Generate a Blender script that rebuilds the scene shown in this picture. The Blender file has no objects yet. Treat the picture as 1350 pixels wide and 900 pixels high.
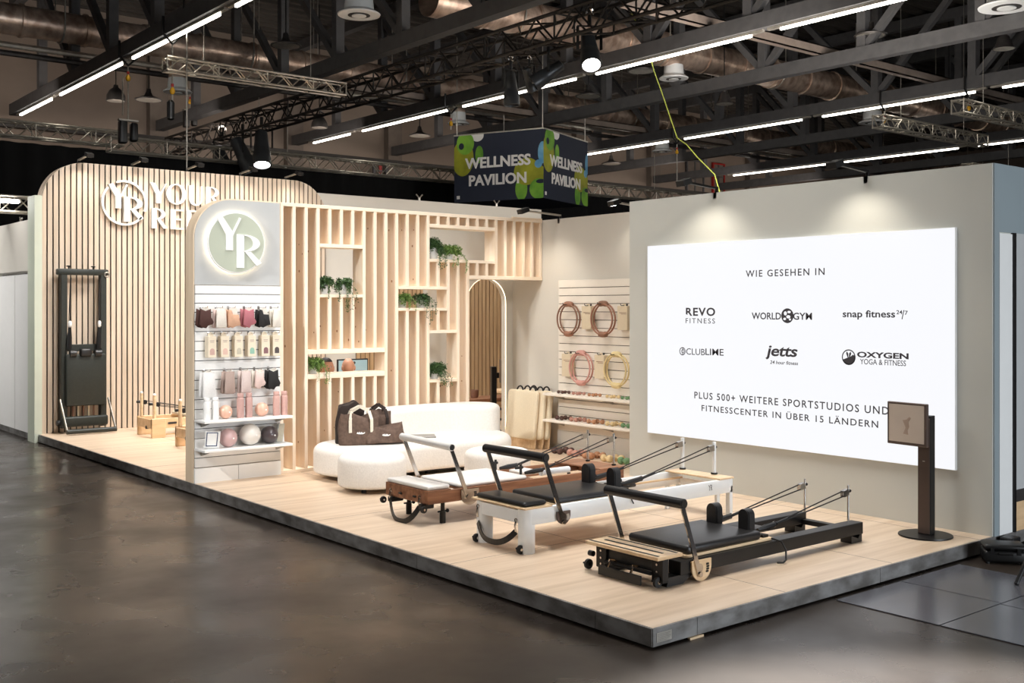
import bpy, bmesh, math, random
from mathutils import Vector as V, Matrix
random.seed(7)
PI = math.pi
sc = bpy.context.scene
col = sc.collection

# ------------------------------------------------------------------ camera, world, light, exposure
cam_data = bpy.data.cameras.new('camera')
cam = bpy.data.objects.new('camera', cam_data); col.objects.link(cam)
cam_data.sensor_width = 36.0
cam_data.lens = 1418.95 / 1350 * 36.0
cam_data.shift_y = -(450 - 405.72) / 1350
cam_data.clip_end = 200
YAW = 0.8892
cam.location = (-4.5072, -4.2796, 1.8369)
cam.rotation_euler = (PI / 2, 0, YAW - PI / 2)
sc.camera = cam

sc.view_settings.view_transform = 'Standard'
sc.view_settings.look = 'None'
sc.view_settings.exposure = 0.12
sc.view_settings.gamma = 1.0
sc.view_settings.use_curve_mapping = False

w = bpy.data.worlds.new('hall_air'); sc.world = w; w.use_nodes = True
w.node_tree.nodes['Background'].inputs[0].default_value = (1.0, 0.93, 0.86, 1)
w.node_tree.nodes['Background'].inputs[1].default_value = 0.085

def light(name, kind, loc, target, energy, color=(1, .95, .88), size=.3, size_y=None, angle=60, blend=.5, spread=None):
    d = bpy.data.lights.new(name, kind); o = bpy.data.objects.new(name, d); col.objects.link(o)
    o.location = loc; d.energy = energy; d.color = color
    o.rotation_euler = (V(target) - V(loc)).to_track_quat('-Z', 'Y').to_euler()
    if kind == 'AREA':
        d.size = size
        if size_y: d.shape = 'RECTANGLE'; d.size_y = size_y
        if spread: d.spread = math.radians(spread)
    else:
        d.shadow_soft_size = size
    if kind == 'SPOT': d.spot_size = math.radians(angle); d.spot_blend = blend
    return o

# added flood lights above and around the stand, out of frame, no fixtures
WARM = (1, .98, .955); COOL = (.86, .93, 1)
light('added_flood', 'AREA', (.9, -2.2, 6.2), (1.9, 6.5, 1.55), 27, WARM, 1.6, .8, spread=42)
light('added_flood', 'AREA', (1.9, 1.7, 6.4), (1.7, 1.8, 0), 116, WARM, 3.0, 2.4, spread=95)
light('added_flood', 'AREA', (1.6, 5.3, 6.4), (1.9, 5.8, 0), 62, WARM, 2.2, .8, spread=100)
light('added_flood', 'AREA', (2.2, 9.3, 6.2), (2.2, 9.9, 0), 230, WARM, 2.4, 1.2, spread=110)
light('added_flood', 'SPOT', (.6, 5.5, 6.2), (2.3, 12.2, 2.0), 900, WARM, .3, angle=60)
light('added_flood', 'SPOT', (-1.6, -1.2, 6.2), (.6, 6.6, .8), 95, WARM, .3, angle=28)
light('added_flood', 'AREA', (-5.5, 14.2, 5.0), (0, 14.6, 1.5), 70, WARM, 2.0, 1.0, spread=70)
light('added_flood', 'SPOT', (-6.5, 4.2, 5.6), (.9, 6.7, 1.6), 1350, WARM, .25, angle=33, blend=.6)
light('added_flood', 'SPOT', (-.4, -2.7, 6.3), (-.4, -2.35, -.12), 24000, (.80, .90, 1), .15, angle=38, blend=.45)  # added spot for the cool pool of light on the hall floor
light('added_flood', 'AREA', (-7, 3.5, 6.2), (0, 4, 0), 45, WARM, 2.5, 1.0, spread=70)
light('added_wash', 'AREA', (2, 19.6, 5.9), (2, 24, 6.6), 230, (1, .88, .78), 22.0, .5)  # added washes to brighten far wall and roof, no lamps modelled
light('added_wash', 'AREA', (24, 18.8, 5.8), (24, 24, 6.8), 240, (1, .88, .78), 20.0, .5)
light('added_wash', 'AREA', (10, 6, 4.4), (14, 12, 9.4), 300, (1, .93, .85), 5.0, 3.0)
light('added_back_room_fill', 'AREA', (6.5, 10.2, 3.9), (6.5, 11.2, 0), 45, WARM, 2.0, .8)  # added fill for the back room, no fixture there
light('added_daylight_fill', 'AREA', (3.6, -9.5, 1.6), (2.6, 0, .3), 620, COOL, 6.0, 2.6)  # added cool area light for daylight from the right, no gate built

# ------------------------------------------------------------------ materials
def mat(name, c, rough=.5, metal=0, noise=0, nscale=(6, 6, 6), c2=None, bump=0, spec=.5, detail=4, coat=0, ramp=(.35, .65)):
    m = bpy.data.materials.new(name); m.use_nodes = True
    nt = m.node_tree; b = nt.nodes['Principled BSDF']
    b.inputs['Base Color'].default_value = (*c, 1); b.inputs['Roughness'].default_value = rough
    b.inputs['Metallic'].default_value = metal; b.inputs['Specular IOR Level'].default_value = spec
    b.inputs['Coat Weight'].default_value = coat
    if noise or c2 or bump:
        tc = nt.nodes.new('ShaderNodeTexCoord'); mp = nt.nodes.new('ShaderNodeMapping'); mp.inputs['Scale'].default_value = nscale
        n = nt.nodes.new('ShaderNodeTexNoise'); n.inputs['Scale'].default_value = 1; n.inputs['Detail'].default_value = detail
        nt.links.new(tc.outputs['Object'], mp.inputs[0]); nt.links.new(mp.outputs[0], n.inputs['Vector'])
        r = nt.nodes.new('ShaderNodeValToRGB'); nt.links.new(n.outputs[0], r.inputs[0])
        r.color_ramp.elements[0].position = ramp[0]; r.color_ramp.elements[1].position = ramp[1]
        k = c2 if c2 else tuple(x * (1 - noise) for x in c)
        r.color_ramp.elements[0].color = (*k, 1); r.color_ramp.elements[1].color = (*c, 1)
        nt.links.new(r.outputs[0], b.inputs['Base Color'])
        if bump:
            bp = nt.nodes.new('ShaderNodeBump'); bp.inputs['Strength'].default_value = bump; bp.inputs['Distance'].default_value = .01
            nt.links.new(n.outputs[0], bp.inputs['Height']); nt.links.new(bp.outputs[0], b.inputs['Normal'])
    return m

def emis(name, c, s, base=.8):
    m = bpy.data.materials.new(name); m.use_nodes = True
    nt = m.node_tree; b = nt.nodes['Principled BSDF']
    b.inputs['Base Color'].default_value = (*[min(1, x) * base for x in c], 1); b.inputs['Roughness'].default_value = .5
    b.inputs['Emission Color'].default_value = (*c, 1); b.inputs['Emission Strength'].default_value = s
    return m

def S(r, g, b):                                   # sRGB 0-255 -> linear
    f = lambda x: (x / 255 / 12.92) if x / 255 <= .04045 else ((x / 255 + .055) / 1.055) ** 2.4
    return (f(r), f(g), f(b))

M = {}
M['hall_floor'] = mat('hall_floor', S(58, 50, 43), .13, 0, c2=S(37, 31, 27), nscale=(.9, .6, 1), detail=9, bump=.02, spec=.27, ramp=(.3, .72))
def vary_rough(m, a, b, scale):
    nt = m.node_tree; bs = nt.nodes['Principled BSDF']; tc = nt.nodes.new('ShaderNodeTexCoord'); n = nt.nodes.new('ShaderNodeTexNoise'); n.inputs['Scale'].default_value = scale; n.inputs['Detail'].default_value = 8
    mr = nt.nodes.new('ShaderNodeMapRange'); mr.inputs['From Min'].default_value = .3; mr.inputs['From Max'].default_value = .7; mr.inputs['To Min'].default_value = a; mr.inputs['To Max'].default_value = b
    nt.links.new(tc.outputs['Object'], n.inputs['Vector']); nt.links.new(n.outputs[0], mr.inputs['Value']); nt.links.new(mr.outputs[0], bs.inputs['Roughness'])
vary_rough(M['hall_floor'], .16, .42, 1.1)
M['steel_sheet'] = mat('steel_sheet', S(92, 92, 98), .22, .15, noise=.25, nscale=(3, 3, 3), spec=.5)
M['oak_deck'] = mat('oak_deck', S(226, 203, 178), .34, 0, c2=S(206, 180, 152), nscale=(.9, 14, 4), detail=6, spec=.4)
M['edge_steel'] = mat('edge_steel', S(150, 148, 146), .45, .35, c2=S(104, 100, 96), nscale=(5, 5, 9), detail=7)
M['dark_gap'] = mat('dark_gap', S(26, 25, 24), .8, noise=.3)
M['wall_white'] = mat('wall_white', S(198, 198, 190), .6, noise=.03, nscale=(2, 2, 2))
M['wall_cream'] = mat('wall_cream', S(212, 207, 197), .6, noise=.03, nscale=(2, 2, 2))
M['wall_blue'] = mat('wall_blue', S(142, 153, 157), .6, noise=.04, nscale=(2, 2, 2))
M['wall_green'] = mat('wall_green', S(212, 218, 200), .55, noise=.03)
M['white_lam'] = mat('white_lam', S(240, 239, 236), .4, noise=.02)
M['warm_lam'] = mat('warm_lam', S(240, 232, 220), .42, noise=.03)
M['slat'] = mat('slat', S(218, 199, 178), .5, c2=S(203, 183, 161), nscale=(24, 24, 1.2), detail=5)
M['slat_gold'] = mat('slat_gold', S(196, 164, 124), .5, c2=S(172, 138, 100), nscale=(24, 24, 1.2), detail=5)
M['felt'] = mat('felt', S(62, 54, 47), .95, noise=.3, nscale=(40, 40, 40))
M['pine'] = mat('pine', S(248, 231, 210), .5, c2=S(240, 217, 190), nscale=(14, 14, 1.1), detail=5, ramp=(.3, .7))
M['pine_x'] = mat('pine_x', S(249, 233, 212), .5, c2=S(242, 220, 194), nscale=(1.1, 14, 14), detail=5, ramp=(.3, .7))
M['pine_knot'] = mat('pine_knot', S(186, 138, 98), .6, noise=.4, nscale=(60, 60, 60))
M['grey_panel'] = mat('grey_panel', S(186, 187, 186), .6, noise=.03)
M['sage'] = mat('sage', S(186, 192, 174), .6, noise=.03)
M['letter_white'] = mat('letter_white', S(244, 243, 240), .45, noise=.02)
M['halo'] = emis('halo', (1, .86, .62), 9)
M['arch_led'] = emis('arch_led', (1, .84, .60), 2.6)
M['led'] = emis('led', (1, .96, .86), 9)
M['lamp_face'] = emis('lamp_face', (1, .97, .94), 25)
M['beam'] = mat('beam', S(86, 85, 86), .6, noise=.2)
M['beam_brown'] = mat('beam_brown', S(140, 126, 116), .6, noise=.2)
M['roof'] = mat('roof', S(84, 78, 72), .8, noise=.4, nscale=(1, 4, 1))
M['hall_wall'] = mat('hall_wall', S(142, 128, 116), .8, c2=S(124, 110, 99), nscale=(.4, .4, .8), detail=6)
M['pilaster'] = mat('pilaster', S(116, 105, 96), .8, noise=.15)
M['duct'] = mat('duct', S(228, 204, 186), .34, .65, c2=S(176, 148, 130), nscale=(6, 2, 6), bump=.15)
M['duct_dark'] = mat('duct_dark', S(90, 86, 84), .45, .6, noise=.3)
M['galv'] = mat('galv', S(196, 190, 180), .35, .7, noise=.2, nscale=(10, 10, 10))
M['alu'] = mat('alu', S(214, 206, 192), .32, .75, noise=.1)
M['black_truss'] = mat('black_truss', S(44, 40, 37), .5, .3, noise=.2)
M['curtain'] = mat('curtain', S(8, 7, 8), .95, noise=.3, nscale=(8, 8, .5))
M['black'] = mat('black', S(21, 20, 20), .42, noise=.15)
M['black_metal'] = mat('black_metal', S(25, 24, 24), .38, .3, noise=.15)
M['black_leather'] = mat('black_leather', S(33, 31, 31), .38, noise=.15, nscale=(60, 60, 60), bump=.05)
M['green_black'] = mat('green_black', S(40, 44, 38), .5, noise=.2, nscale=(30, 30, 30))
M['rubber'] = mat('rubber', S(20, 20, 20), .6, noise=.2)
M['rope'] = mat('rope', S(46, 43, 42), .8, noise=.3, nscale=(80, 80, 80))
M['chrome'] = mat('chrome', S(200, 194, 188), .14, 1, noise=.05)
M['white_metal'] = mat('white_metal', S(236, 238, 238), .35, noise=.02)
M['white_leather'] = mat('white_leather', S(228, 224, 219), .42, noise=.03, nscale=(40, 40, 40), bump=.03)
M['walnut'] = mat('walnut', S(156, 108, 78), .4, c2=S(118, 76, 52), nscale=(1.6, 22, 22), detail=6)
M['birch'] = mat('birch', S(232, 204, 166), .42, c2=S(214, 182, 142), nscale=(2, 22, 22), detail=5)
M['oak'] = mat('oak', S(226, 192, 150), .45, c2=S(208, 172, 130), nscale=(2, 16, 16), detail=5)
M['boucle'] = mat('boucle', S(226, 221, 214), .95, c2=S(218, 213, 206), nscale=(60, 60, 60), bump=.12, detail=2)
M['bag_brown'] = mat('bag_brown', S(100, 79, 66), .85, c2=S(82, 63, 53), nscale=(30, 30, 30), bump=.1)
M['bag_dark'] = mat('bag_dark', S(50, 38, 33), .85, noise=.3)
M['canvas'] = mat('canvas', S(226, 216, 198), .85, noise=.1, nscale=(50, 50, 50))
M['laptop'] = mat('laptop', S(140, 136, 130), .35, .6, noise=.05)
M['cream_card'] = mat('cream_card', S(234, 220, 196), .6, noise=.04, nscale=(30, 30, 30))
M['cream_side'] = mat('cream_side', S(220, 204, 176), .6, noise=.04, nscale=(30, 30, 30))
M['pot'] = mat('pot', S(228, 227, 224), .5, noise=.03)
M['leaf'] = mat('leaf', S(74, 104, 52), .5, c2=S(44, 70, 34), nscale=(25, 25, 25))
M['leaf_light'] = mat('leaf_light', S(128, 154, 76), .5, c2=S(86, 116, 50), nscale=(25, 25, 25))
M['soil'] = mat('soil', S(52, 40, 30), .9, noise=.4, nscale=(60, 60, 60))
M['skin'] = mat('skin', S(214, 158, 128), .5, noise=.08, nscale=(20, 20, 20))
M['hair'] = mat('hair', S(40, 30, 24), .6, noise=.3, nscale=(60, 60, 60))
M['cloth_dark'] = mat('cloth_dark', S(44, 46, 52), .85, noise=.15, nscale=(40, 40, 40))
M['cloth_grey'] = mat('cloth_grey', S(120, 116, 112), .85, noise=.15, nscale=(40, 40, 40))
M['navy'] = mat('navy', S(36, 42, 60), .6, noise=.06)
M['banner_green'] = mat('banner_green', S(136, 190, 60), .5, c2=S(92, 150, 46), nscale=(3, 3, 3))
M['banner_olive'] = mat('banner_olive', S(172, 172, 46), .5, c2=S(140, 144, 36), nscale=(3, 3, 3))
M['banner_blue'] = mat('banner_blue', S(130, 186, 214), .5, c2=S(84, 150, 196), nscale=(3, 3, 3))
M['banner_text'] = mat('banner_text', S(244, 240, 236), .6, noise=.03)
M['screen_ink'] = mat('screen_ink', S(62, 60, 66), .7, noise=.05)
M['red'] = mat('red', S(170, 40, 34), .5, noise=.2)
M['yellow'] = mat('yellow', S(226, 170, 30), .5, noise=.15)
M['lime'] = mat('lime', S(150, 160, 66), .6, noise=.2)
M['brown_gap'] = mat('brown_gap', S(96, 72, 60), .5, noise=.2)

# ------------------------------------------------------------------ mesh helpers
class MB:
    def __init__(s): s.v = []; s.f = []
    def add(s, vs, fs):
        n = len(s.v); s.v += [tuple(p) for p in vs]; s.f += [tuple(i + n for i in f) for f in fs]; return s
    def box(s, x0, y0, z0, x1, y1, z1):
        x0, x1 = sorted((x0, x1)); y0, y1 = sorted((y0, y1)); z0, z1 = sorted((z0, z1))
        return s.add([(x0,y0,z0),(x1,y0,z0),(x1,y1,z0),(x0,y1,z0),(x0,y0,z1),(x1,y0,z1),(x1,y1,z1),(x0,y1,z1)],
                     [(0,3,2,1),(4,5,6,7),(0,1,5,4),(1,2,6,5),(2,3,7,6),(3,0,4,7)])
    def rbox(s, x0, y0, z0, x1, y1, z1, r=.02, n=3, m=None):
        bm = bmesh.new(); bmesh.ops.create_cube(bm, size=1)
        for v in bm.verts: v.co = V(((x0+x1)/2 + v.co.x*(x1-x0), (y0+y1)/2 + v.co.y*(y1-y0), (z0+z1)/2 + v.co.z*(z1-z0)))
        bmesh.ops.bevel(bm, geom=bm.edges[:] + bm.verts[:], offset=r, segments=n, profile=.5, affect='EDGES')
        bm.verts.index_update()
        vs = [m @ v.co if m else v.co.copy() for v in bm.verts]; fs = [[v.index for v in f.verts] for f in bm.faces]; bm.free()
        return s.add(vs, fs)
    def bar(s, p, q, w, h, up=(0, 0, 1)):
        p, q = V(p), V(q); d = (q - p).normalized(); u = V(up)
        if abs(d.dot(u)) > .98: u = V((1, 0, 0))
        a = d.cross(u).normalized() * w / 2; b = a.cross(d).normalized() * h / 2
        vs = [p-a-b, p+a-b, p+a+b, p-a+b, q-a-b, q+a-b, q+a+b, q-a+b]
        return s.add(vs, [(0,1,2,3),(7,6,5,4),(0,4,5,1),(1,5,6,2),(2,6,7,3),(3,7,4,0)])
    def tube(s, pts, r, n=8, closed=False, cap=True):
        pts = [V(p) for p in pts]; k = len(pts); rs = r if isinstance(r, (list, tuple)) else [r] * k
        vs = []; fs = []; ref = None
        for i, p in enumerate(pts):
            a = pts[i - 1] if (i > 0 or closed) else pts[i]; b = pts[(i + 1) % k] if (i < k - 1 or closed) else pts[i]
            d = (b - a).normalized()
            if ref is None: ref = V((0, 0, 1)) if abs(d.z) < .9 else V((1, 0, 0))
            u = d.cross(ref)
            if u.length < 1e-4: u = d.orthogonal()
            u.normalize(); w_ = u.cross(d).normalized(); ref = w_
            for j in range(n):
                t = 2 * PI * j / n; vs.append(p + (u * math.cos(t) + w_ * math.sin(t)) * rs[i])
        for i in range(k if closed else k - 1):
            i2 = (i + 1) % k
            for j in range(n): fs.append((i*n+j, i*n+(j+1)%n, i2*n+(j+1)%n, i2*n+j))
        if cap and not closed: fs += [tuple(range(n))[::-1], tuple((k-1)*n + j for j in range(n))]
        return s.add(vs, fs)
    def lathe(s, prof, c=(0, 0, 0), n=24, axis=(0, 0, 1)):
        c = V(c); ax = V(axis).normalized(); u = ax.orthogonal().normalized(); w_ = ax.cross(u)
        vs = []; fs = []; k = len(prof)
        for r, z in prof:
            for j in range(n):
                t = 2*PI*j/n; vs.append(c + ax*z + (u*math.cos(t) + w_*math.sin(t))*max(r, 1e-5))
        for i in range(k-1):
            for j in range(n): fs.append((i*n+j, i*n+(j+1)%n, (i+1)*n+(j+1)%n, (i+1)*n+j))
        fs += [tuple(range(n))[::-1], tuple((k-1)*n+j for j in range(n))]
        return s.add(vs, fs)
    def cyl(s, p, q, r, n=16): return s.tube([p, q], r, n)
    def ball(s, c, r, nu=20, nv=12):
        rx, ry, rz = r if isinstance(r, (tuple, list)) else (r, r, r)
        vs = [(c[0], c[1], c[2]-rz)]; fs = []
        for i in range(1, nv):
            a = -PI/2 + PI*i/nv
            for j in range(nu):
                t = 2*PI*j/nu; vs.append((c[0]+rx*math.cos(a)*math.cos(t), c[1]+ry*math.cos(a)*math.sin(t), c[2]+rz*math.sin(a)))
        vs.append((c[0], c[1], c[2]+rz)); L = len(vs)-1
        for j in range(nu): fs.append((0, 1+(j+1)%nu, 1+j)); fs.append((L, 1+(nv-2)*nu+j, 1+(nv-2)*nu+(j+1)%nu))
        for i in range(nv-2):
            for j in range(nu): fs.append((1+i*nu+j, 1+i*nu+(j+1)%nu, 1+(i+1)*nu+(j+1)%nu, 1+(i+1)*nu+j))
        return s.add(vs, fs)
    def prism(s, poly, o, u, v, d):               # poly 2D in (u, v) at origin o, extruded by vector d
        o, u, v, d = V(o), V(u), V(v), V(d); n = len(poly)
        a = [o + u*x + v*y for x, y in poly]; b = [p + d for p in a]
        return s.add(a + b, [tuple(range(n))[::-1], tuple(range(n, 2*n))] + [(i, (i+1)%n, n+(i+1)%n, n+i) for i in range(n)])
    def ring(s, outer, inner, o, u, v, d):        # plate between two closed outlines with the same count
        o, u, v, d = V(o), V(u), V(v), V(d); n = len(outer)
        A = [o+u*x+v*y for x, y in outer]; B = [o+u*x+v*y for x, y in inner]
        vs = A + B + [p+d for p in A] + [p+d for p in B]; fs = []
        for i in range(n):
            j = (i+1) % n
            fs += [(i, n+i, n+j, j), (2*n+i, 2*n+j, 3*n+j, 3*n+i), (i, j, 2*n+j, 2*n+i), (n+i, 3*n+i, 3*n+j, n+j)]
        return s.add(vs, fs)
    def build(s, name, m, parent=None, smooth=None, fix=True):
        me = bpy.data.meshes.new(name); off = parent_loc(parent)
        me.from_pydata([(x-off[0], y-off[1], z-off[2]) for x, y, z in s.v], [], s.f)
        if fix:
            bm = bmesh.new(); bm.from_mesh(me); bmesh.ops.recalc_face_normals(bm, faces=bm.faces[:]); bm.to_mesh(me); bm.free()
        if smooth:
            me.polygons.foreach_set('use_smooth', [True]*len(me.polygons)); me.set_sharp_from_angle(angle=math.radians(smooth))
        me.materials.append(M[m] if isinstance(m, str) else m)
        o = bpy.data.objects.new(name, me); col.objects.link(o)
        if parent: o.parent = parent
        me.update(); return o

def parent_loc(p):
    l = V((0, 0, 0))
    while p: l += p.location; p = p.parent
    return l

def tag(o, label, cat, group=None, kind=None):
    if label: o['label'] = label
    if cat: o['category'] = cat
    if group: o['group'] = group
    if kind: o['kind'] = kind
    return o
def thing(name, label, cat, loc=(0, 0, 0), group=None):
    o = bpy.data.objects.new(name, None); col.objects.link(o); o.location = loc; o.empty_display_size = .1
    return tag(o, label, cat, group)
def struct(o, label=None):
    o['kind'] = 'structure'
    if label: o['label'] = label
    return o
def copy_tree(o, parent=None):
    c = o.copy(); col.objects.link(c)
    if parent: c.parent = parent
    for ch in list(o.children): copy_tree(ch, c)
    return c
def dup(o, delta, label=None):
    c = copy_tree(o); c.location = o.location + V(delta)
    if label: c['label'] = label
    return c

def text_part(body, name, m, parent, c, right, up, w, h, d=.002, bold=0, space=1.0, slant=0, normal=None, split=False):
    cu = bpy.data.curves.new(name, 'FONT'); cu.body = body; cu.size = 1; cu.space_character = space; cu.offset = bold; cu.shear = slant
    cu.resolution_u = 3; cu.align_x = 'CENTER'
    t = bpy.data.objects.new(name, cu); col.objects.link(t)
    dg = bpy.context.evaluated_depsgraph_get(); me = bpy.data.meshes.new_from_object(t.evaluated_get(dg))
    bpy.data.objects.remove(t); bpy.data.curves.remove(cu)
    xs = [v.co.x for v in me.vertices]; ys = [v.co.y for v in me.vertices]
    x0, x1, y0, y1 = min(xs), max(xs), min(ys), max(ys)
    r, u = V(right), V(up); nrm = V(normal) if normal else r.cross(u)
    vs = [V(c) + r*((v.co.x-(x0+x1)/2)/(x1-x0)*w) + u*((v.co.y-(y0+y1)/2)/(y1-y0)*h) for v in me.vertices]
    fs = [tuple(p.vertices) for p in me.polygons]; bpy.data.meshes.remove(me)
    if split and ' ' in body:                     # one mesh per word
        par = list(range(len(vs)))
        def find(i):
            while par[i] != i: par[i] = par[par[i]]; i = par[i]
            return i
        for f in fs:
            for q in f[1:]: par[find(q)] = find(f[0])
        rng = {}
        for i, v in enumerate(vs):
            s_ = (v-V(c)).dot(r); k_ = find(i); a_, b_ = rng.get(k_, (9, -9)); rng[k_] = (min(a_, s_), max(b_, s_))
        isl = sorted(rng.items(), key=lambda t: t[1][0]); gaps = []; hi = isl[0][1][1]
        for q in range(1, len(isl)): gaps.append((isl[q][1][0]-hi, isl[q][1][0]-1e-4)); hi = max(hi, isl[q][1][1])
        cutx = sorted(x for _, x in sorted(gaps)[-body.count(' '):]); first = None
        for q in range(len(cutx)+1):
            lo_, hi_ = (cutx[q-1] if q else -99), (cutx[q] if q < len(cutx) else 99)
            sel = [f for f in fs if lo_ <= rng[find(f[0])][0] < hi_]
            if not sel: continue
            use = sorted({i for f in sel for i in f}); mp = {i: n_ for n_, i in enumerate(use)}
            o = solid_text([vs[i] for i in use], [tuple(mp[i] for i in f) for f in sel], nrm, d).build('text_word', m, parent, fix=False); first = first or o
        return first
    return solid_text(vs, fs, nrm, d).build(name, m, parent, fix=False)

def solid_text(vs, fs, nrm, d):
    mb = MB(); mb.add([v + nrm*d for v in vs], fs)
    # side walls so that letters are solid
    cnt = {}
    for f in fs:
        for i in range(len(f)):
            e = (f[i], f[(i+1) % len(f)]); k = tuple(sorted(e)); cnt.setdefault(k, []).append(e)
    n = len(vs); mb.v += [tuple(v) for v in vs]
    for k, es in cnt.items():
        if len(es) == 1: a, b = es[0]; mb.f.append((a, a+n, b+n, b))
    return mb

def circ(r, n=32, a0=0, a1=2*PI, cx=0, cy=0, closed=True):
    k = n if closed else n - 1
    return [(cx + r*math.cos(a0+(a1-a0)*i/k), cy + r*math.sin(a0+(a1-a0)*i/k)) for i in range(n)]
def arc3(c, r, a0, a1, n, u, v):
    c, u, v = V(c), V(u), V(v)
    return [c + u*(r*math.cos(a0+(a1-a0)*i/(n-1))) + v*(r*math.sin(a0+(a1-a0)*i/(n-1))) for i in range(n)]
# ------------------------------------------------------------------ the hall
FZ = -.12                                            # hall floor; the deck top is z = 0
struct(MB().box(-22, -14, FZ-.2, 46, 30, FZ).build('floor', 'hall_floor'))
struct(MB().box(-22, 24, FZ, 46, 24.4, 10).build('wall_far', 'hall_wall'))
struct(MB().box(46, -14, FZ, 46.4, 24.4, 10).build('wall_right', 'hall_wall'))
rf = MB().box(-22, -14, 9.6, 46.4, 24.4, 9.8)
for i in range(90): rf.box(-22, -13.9 + i*.425, 9.48, 46, -13.75 + i*.425, 9.6)
struct(rf.build('ceiling', 'roof'))
for i, x in enumerate((-3, 1.2, 6.2, 10.2, 13.6, 17.6, 21.4, 25.2, 31, 37, 42)):
    struct(MB().box(x-.25, 23.75, FZ, x+.25, 24, 9).build('trim_%d' % (i+1), 'pilaster'))
struct(MB().box(-20, 23.6, 6.22, 45, 23.74, 6.36).build('trim_12', 'black_truss'))
struct(MB().box(-20, 23.6, 5.2, 45, 23.74, 5.32).build('trim_13', 'pilaster'))
# windows high in the far wall
for i, (x, z, wd, ht) in enumerate(((27.6, 6.25, .9, 1.3), (29.0, 6.25, .6, 1.3))):
    wn = thing('window_%d' % (i+1), None, None, (x, 23.74, z)); struct(wn)
    MB().ring([(x-wd/2-.06, z-.06), (x+wd/2+.06, z-.06), (x+wd/2+.06, z+ht+.06), (x-wd/2-.06, z+ht+.06)],
              [(x-wd/2, z), (x+wd/2, z), (x+wd/2, z+ht), (x-wd/2, z+ht)], (0, 23.98, 0), (1, 0, 0), (0, 0, 1), (0, -.1, 0)).build('window_frame', 'red' if i else 'beam', wn)
    MB().box(x-wd/2, 23.93, z, x+wd/2, 23.97, z+ht).build('pane', 'pilaster', wn)
    m_ = MB().box(x-.03, 23.9, z, x+.03, 23.95, z+ht).box(x-wd/2, 23.9, z+ht*.6, x+wd/2, 23.95, z+ht*.6+.05)
    m_.build('glazing_bar', 'beam', wn)
ladder = thing('wall_ladder', 'rust-brown fixed ladder on the far hall wall', 'ladder', (13.0, 23.6, 4.4))
for dx in (-.22, .22): MB().box(13+dx-.04, 23.62, 4.2, 13+dx+.04, 23.7, 6.2).build('rail', 'beam', ladder)
MB().box(12.95, 23.64, 4.2, 13.05, 23.66, 6.2).build('back_plate', 'red', ladder)
for k in range(7): MB().box(12.78, 23.63, 4.3+k*.28, 13.22, 23.67, 4.34+k*.28).build('rung', 'beam', ladder)

# roof trusses along the hall
TX = [(2.53, 'carrying the line lights over the left of the stand', 'leftmost in view'), (6.12, 'right above the black lighting rig', ''), (10.05, '', ''), (13.4, '', ''), (17.5, '', ''), (21.2, '', ''), (24.9, '', ''), (28.6, '', '')]
TL = ['dark steel roof truss at far left with a bright line light under it',
      'dark steel roof truss with the black lighting rig hung directly below it',
      'dark steel roof truss whose line light passes just above the hanging sign',
      'dark unlit roof truss ending right behind the hanging sign',
      'dark steel roof truss whose line light starts at the right edge of the hanging sign',
      'dark unlit roof truss second from the right, without lamps',
      'dark steel roof truss with the lowest line light over the grey screen wall',
      'dark unlit roof truss farthest right near the hall wall']
ZC = 6.48
for (x, _, _), lab in zip(TX, TL):
    t = thing('roof_truss', lab, 'roof truss', (x, 24, ZC), 'roof trusses')
    MB().box(x-.11, -10, ZC, x+.11, 23.5, ZC+.26).build('bottom_chord', 'beam', t)
    MB().box(x-.11, -10, 9.1, x+.11, 23.5, 9.36).build('top_chord', 'beam', t)
    for k in range(14):
        y = 21.15 - 2.31*k
        MB().box(x-.09, y-.09, ZC+.26, x+.09, y+.09, 9.1).build('vertical_post', 'beam', t)
        if k < 13:
            a, b = (y-2.31, y) if k < 5 else (y, y-2.31)
            MB().bar((x, b, 9.1), (x, a, ZC+.2), .13, .13).build('diagonal_brace', 'beam', t)
# cross beams between the trusses
CB = [(8.25, 6.76, 'brown steel purlin crossing below the trusses in the upper right'), (17.0, 6.76, 'brown steel purlin crossing the trusses behind the hanging sign'), (1.5, 7.6, 'brown steel purlin closest overhead at the top right')]
for y, z, lab in CB:
    t = thing('purlin', lab, 'beam', (20, y, z), 'purlins')
    MB().box(8, y-.08, z, 40, y-.05, z+.18).box(8, y-.08, z, 40, y+.08, z+.02).box(8, y-.08, z+.16, 40, y+.08, z+.18).build('profile', 'beam_brown', t)

# line lights on the trusses
LT = {2.53: 'leftmost', 10.05: 'middle', 17.5: 'third', 24.9: 'rightmost'}
ROW = {2.53: 'leftmost row of line lights', 10.05: 'second row of line lights from the left', 17.5: 'third row of line lights from the left', 24.9: 'rightmost row of line lights'}
ORD = ['farthest', 'second farthest', 'third farthest', 'fourth farthest', 'fifth farthest', 'sixth farthest']
for x in LT:
    first = 22.9 if x < 3 else (22.4 if x < 12 else 20.1)
    segs = [(first, 20.45)] if first > 21 else []
    y = 19.8
    while y > -1: segs.append((y, y-3.78)); y -= 4.38
    for i, (a, b) in enumerate(segs[:6]):
        t = thing('line_light', 'slim white line light, %s of the %s' % (ORD[i], ROW[x]), 'ceiling light', (x, (a+b)/2, ZC-.04), 'line lights under the trusses')
        MB().box(x-.035, b-.25, ZC-.045, x+.035, a+.25, ZC-.002).build('housing', 'galv', t)
        MB().box(x-.022, b, ZC-.085, x+.022, a, ZC-.047).build('diffuser', 'led', t)

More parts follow.
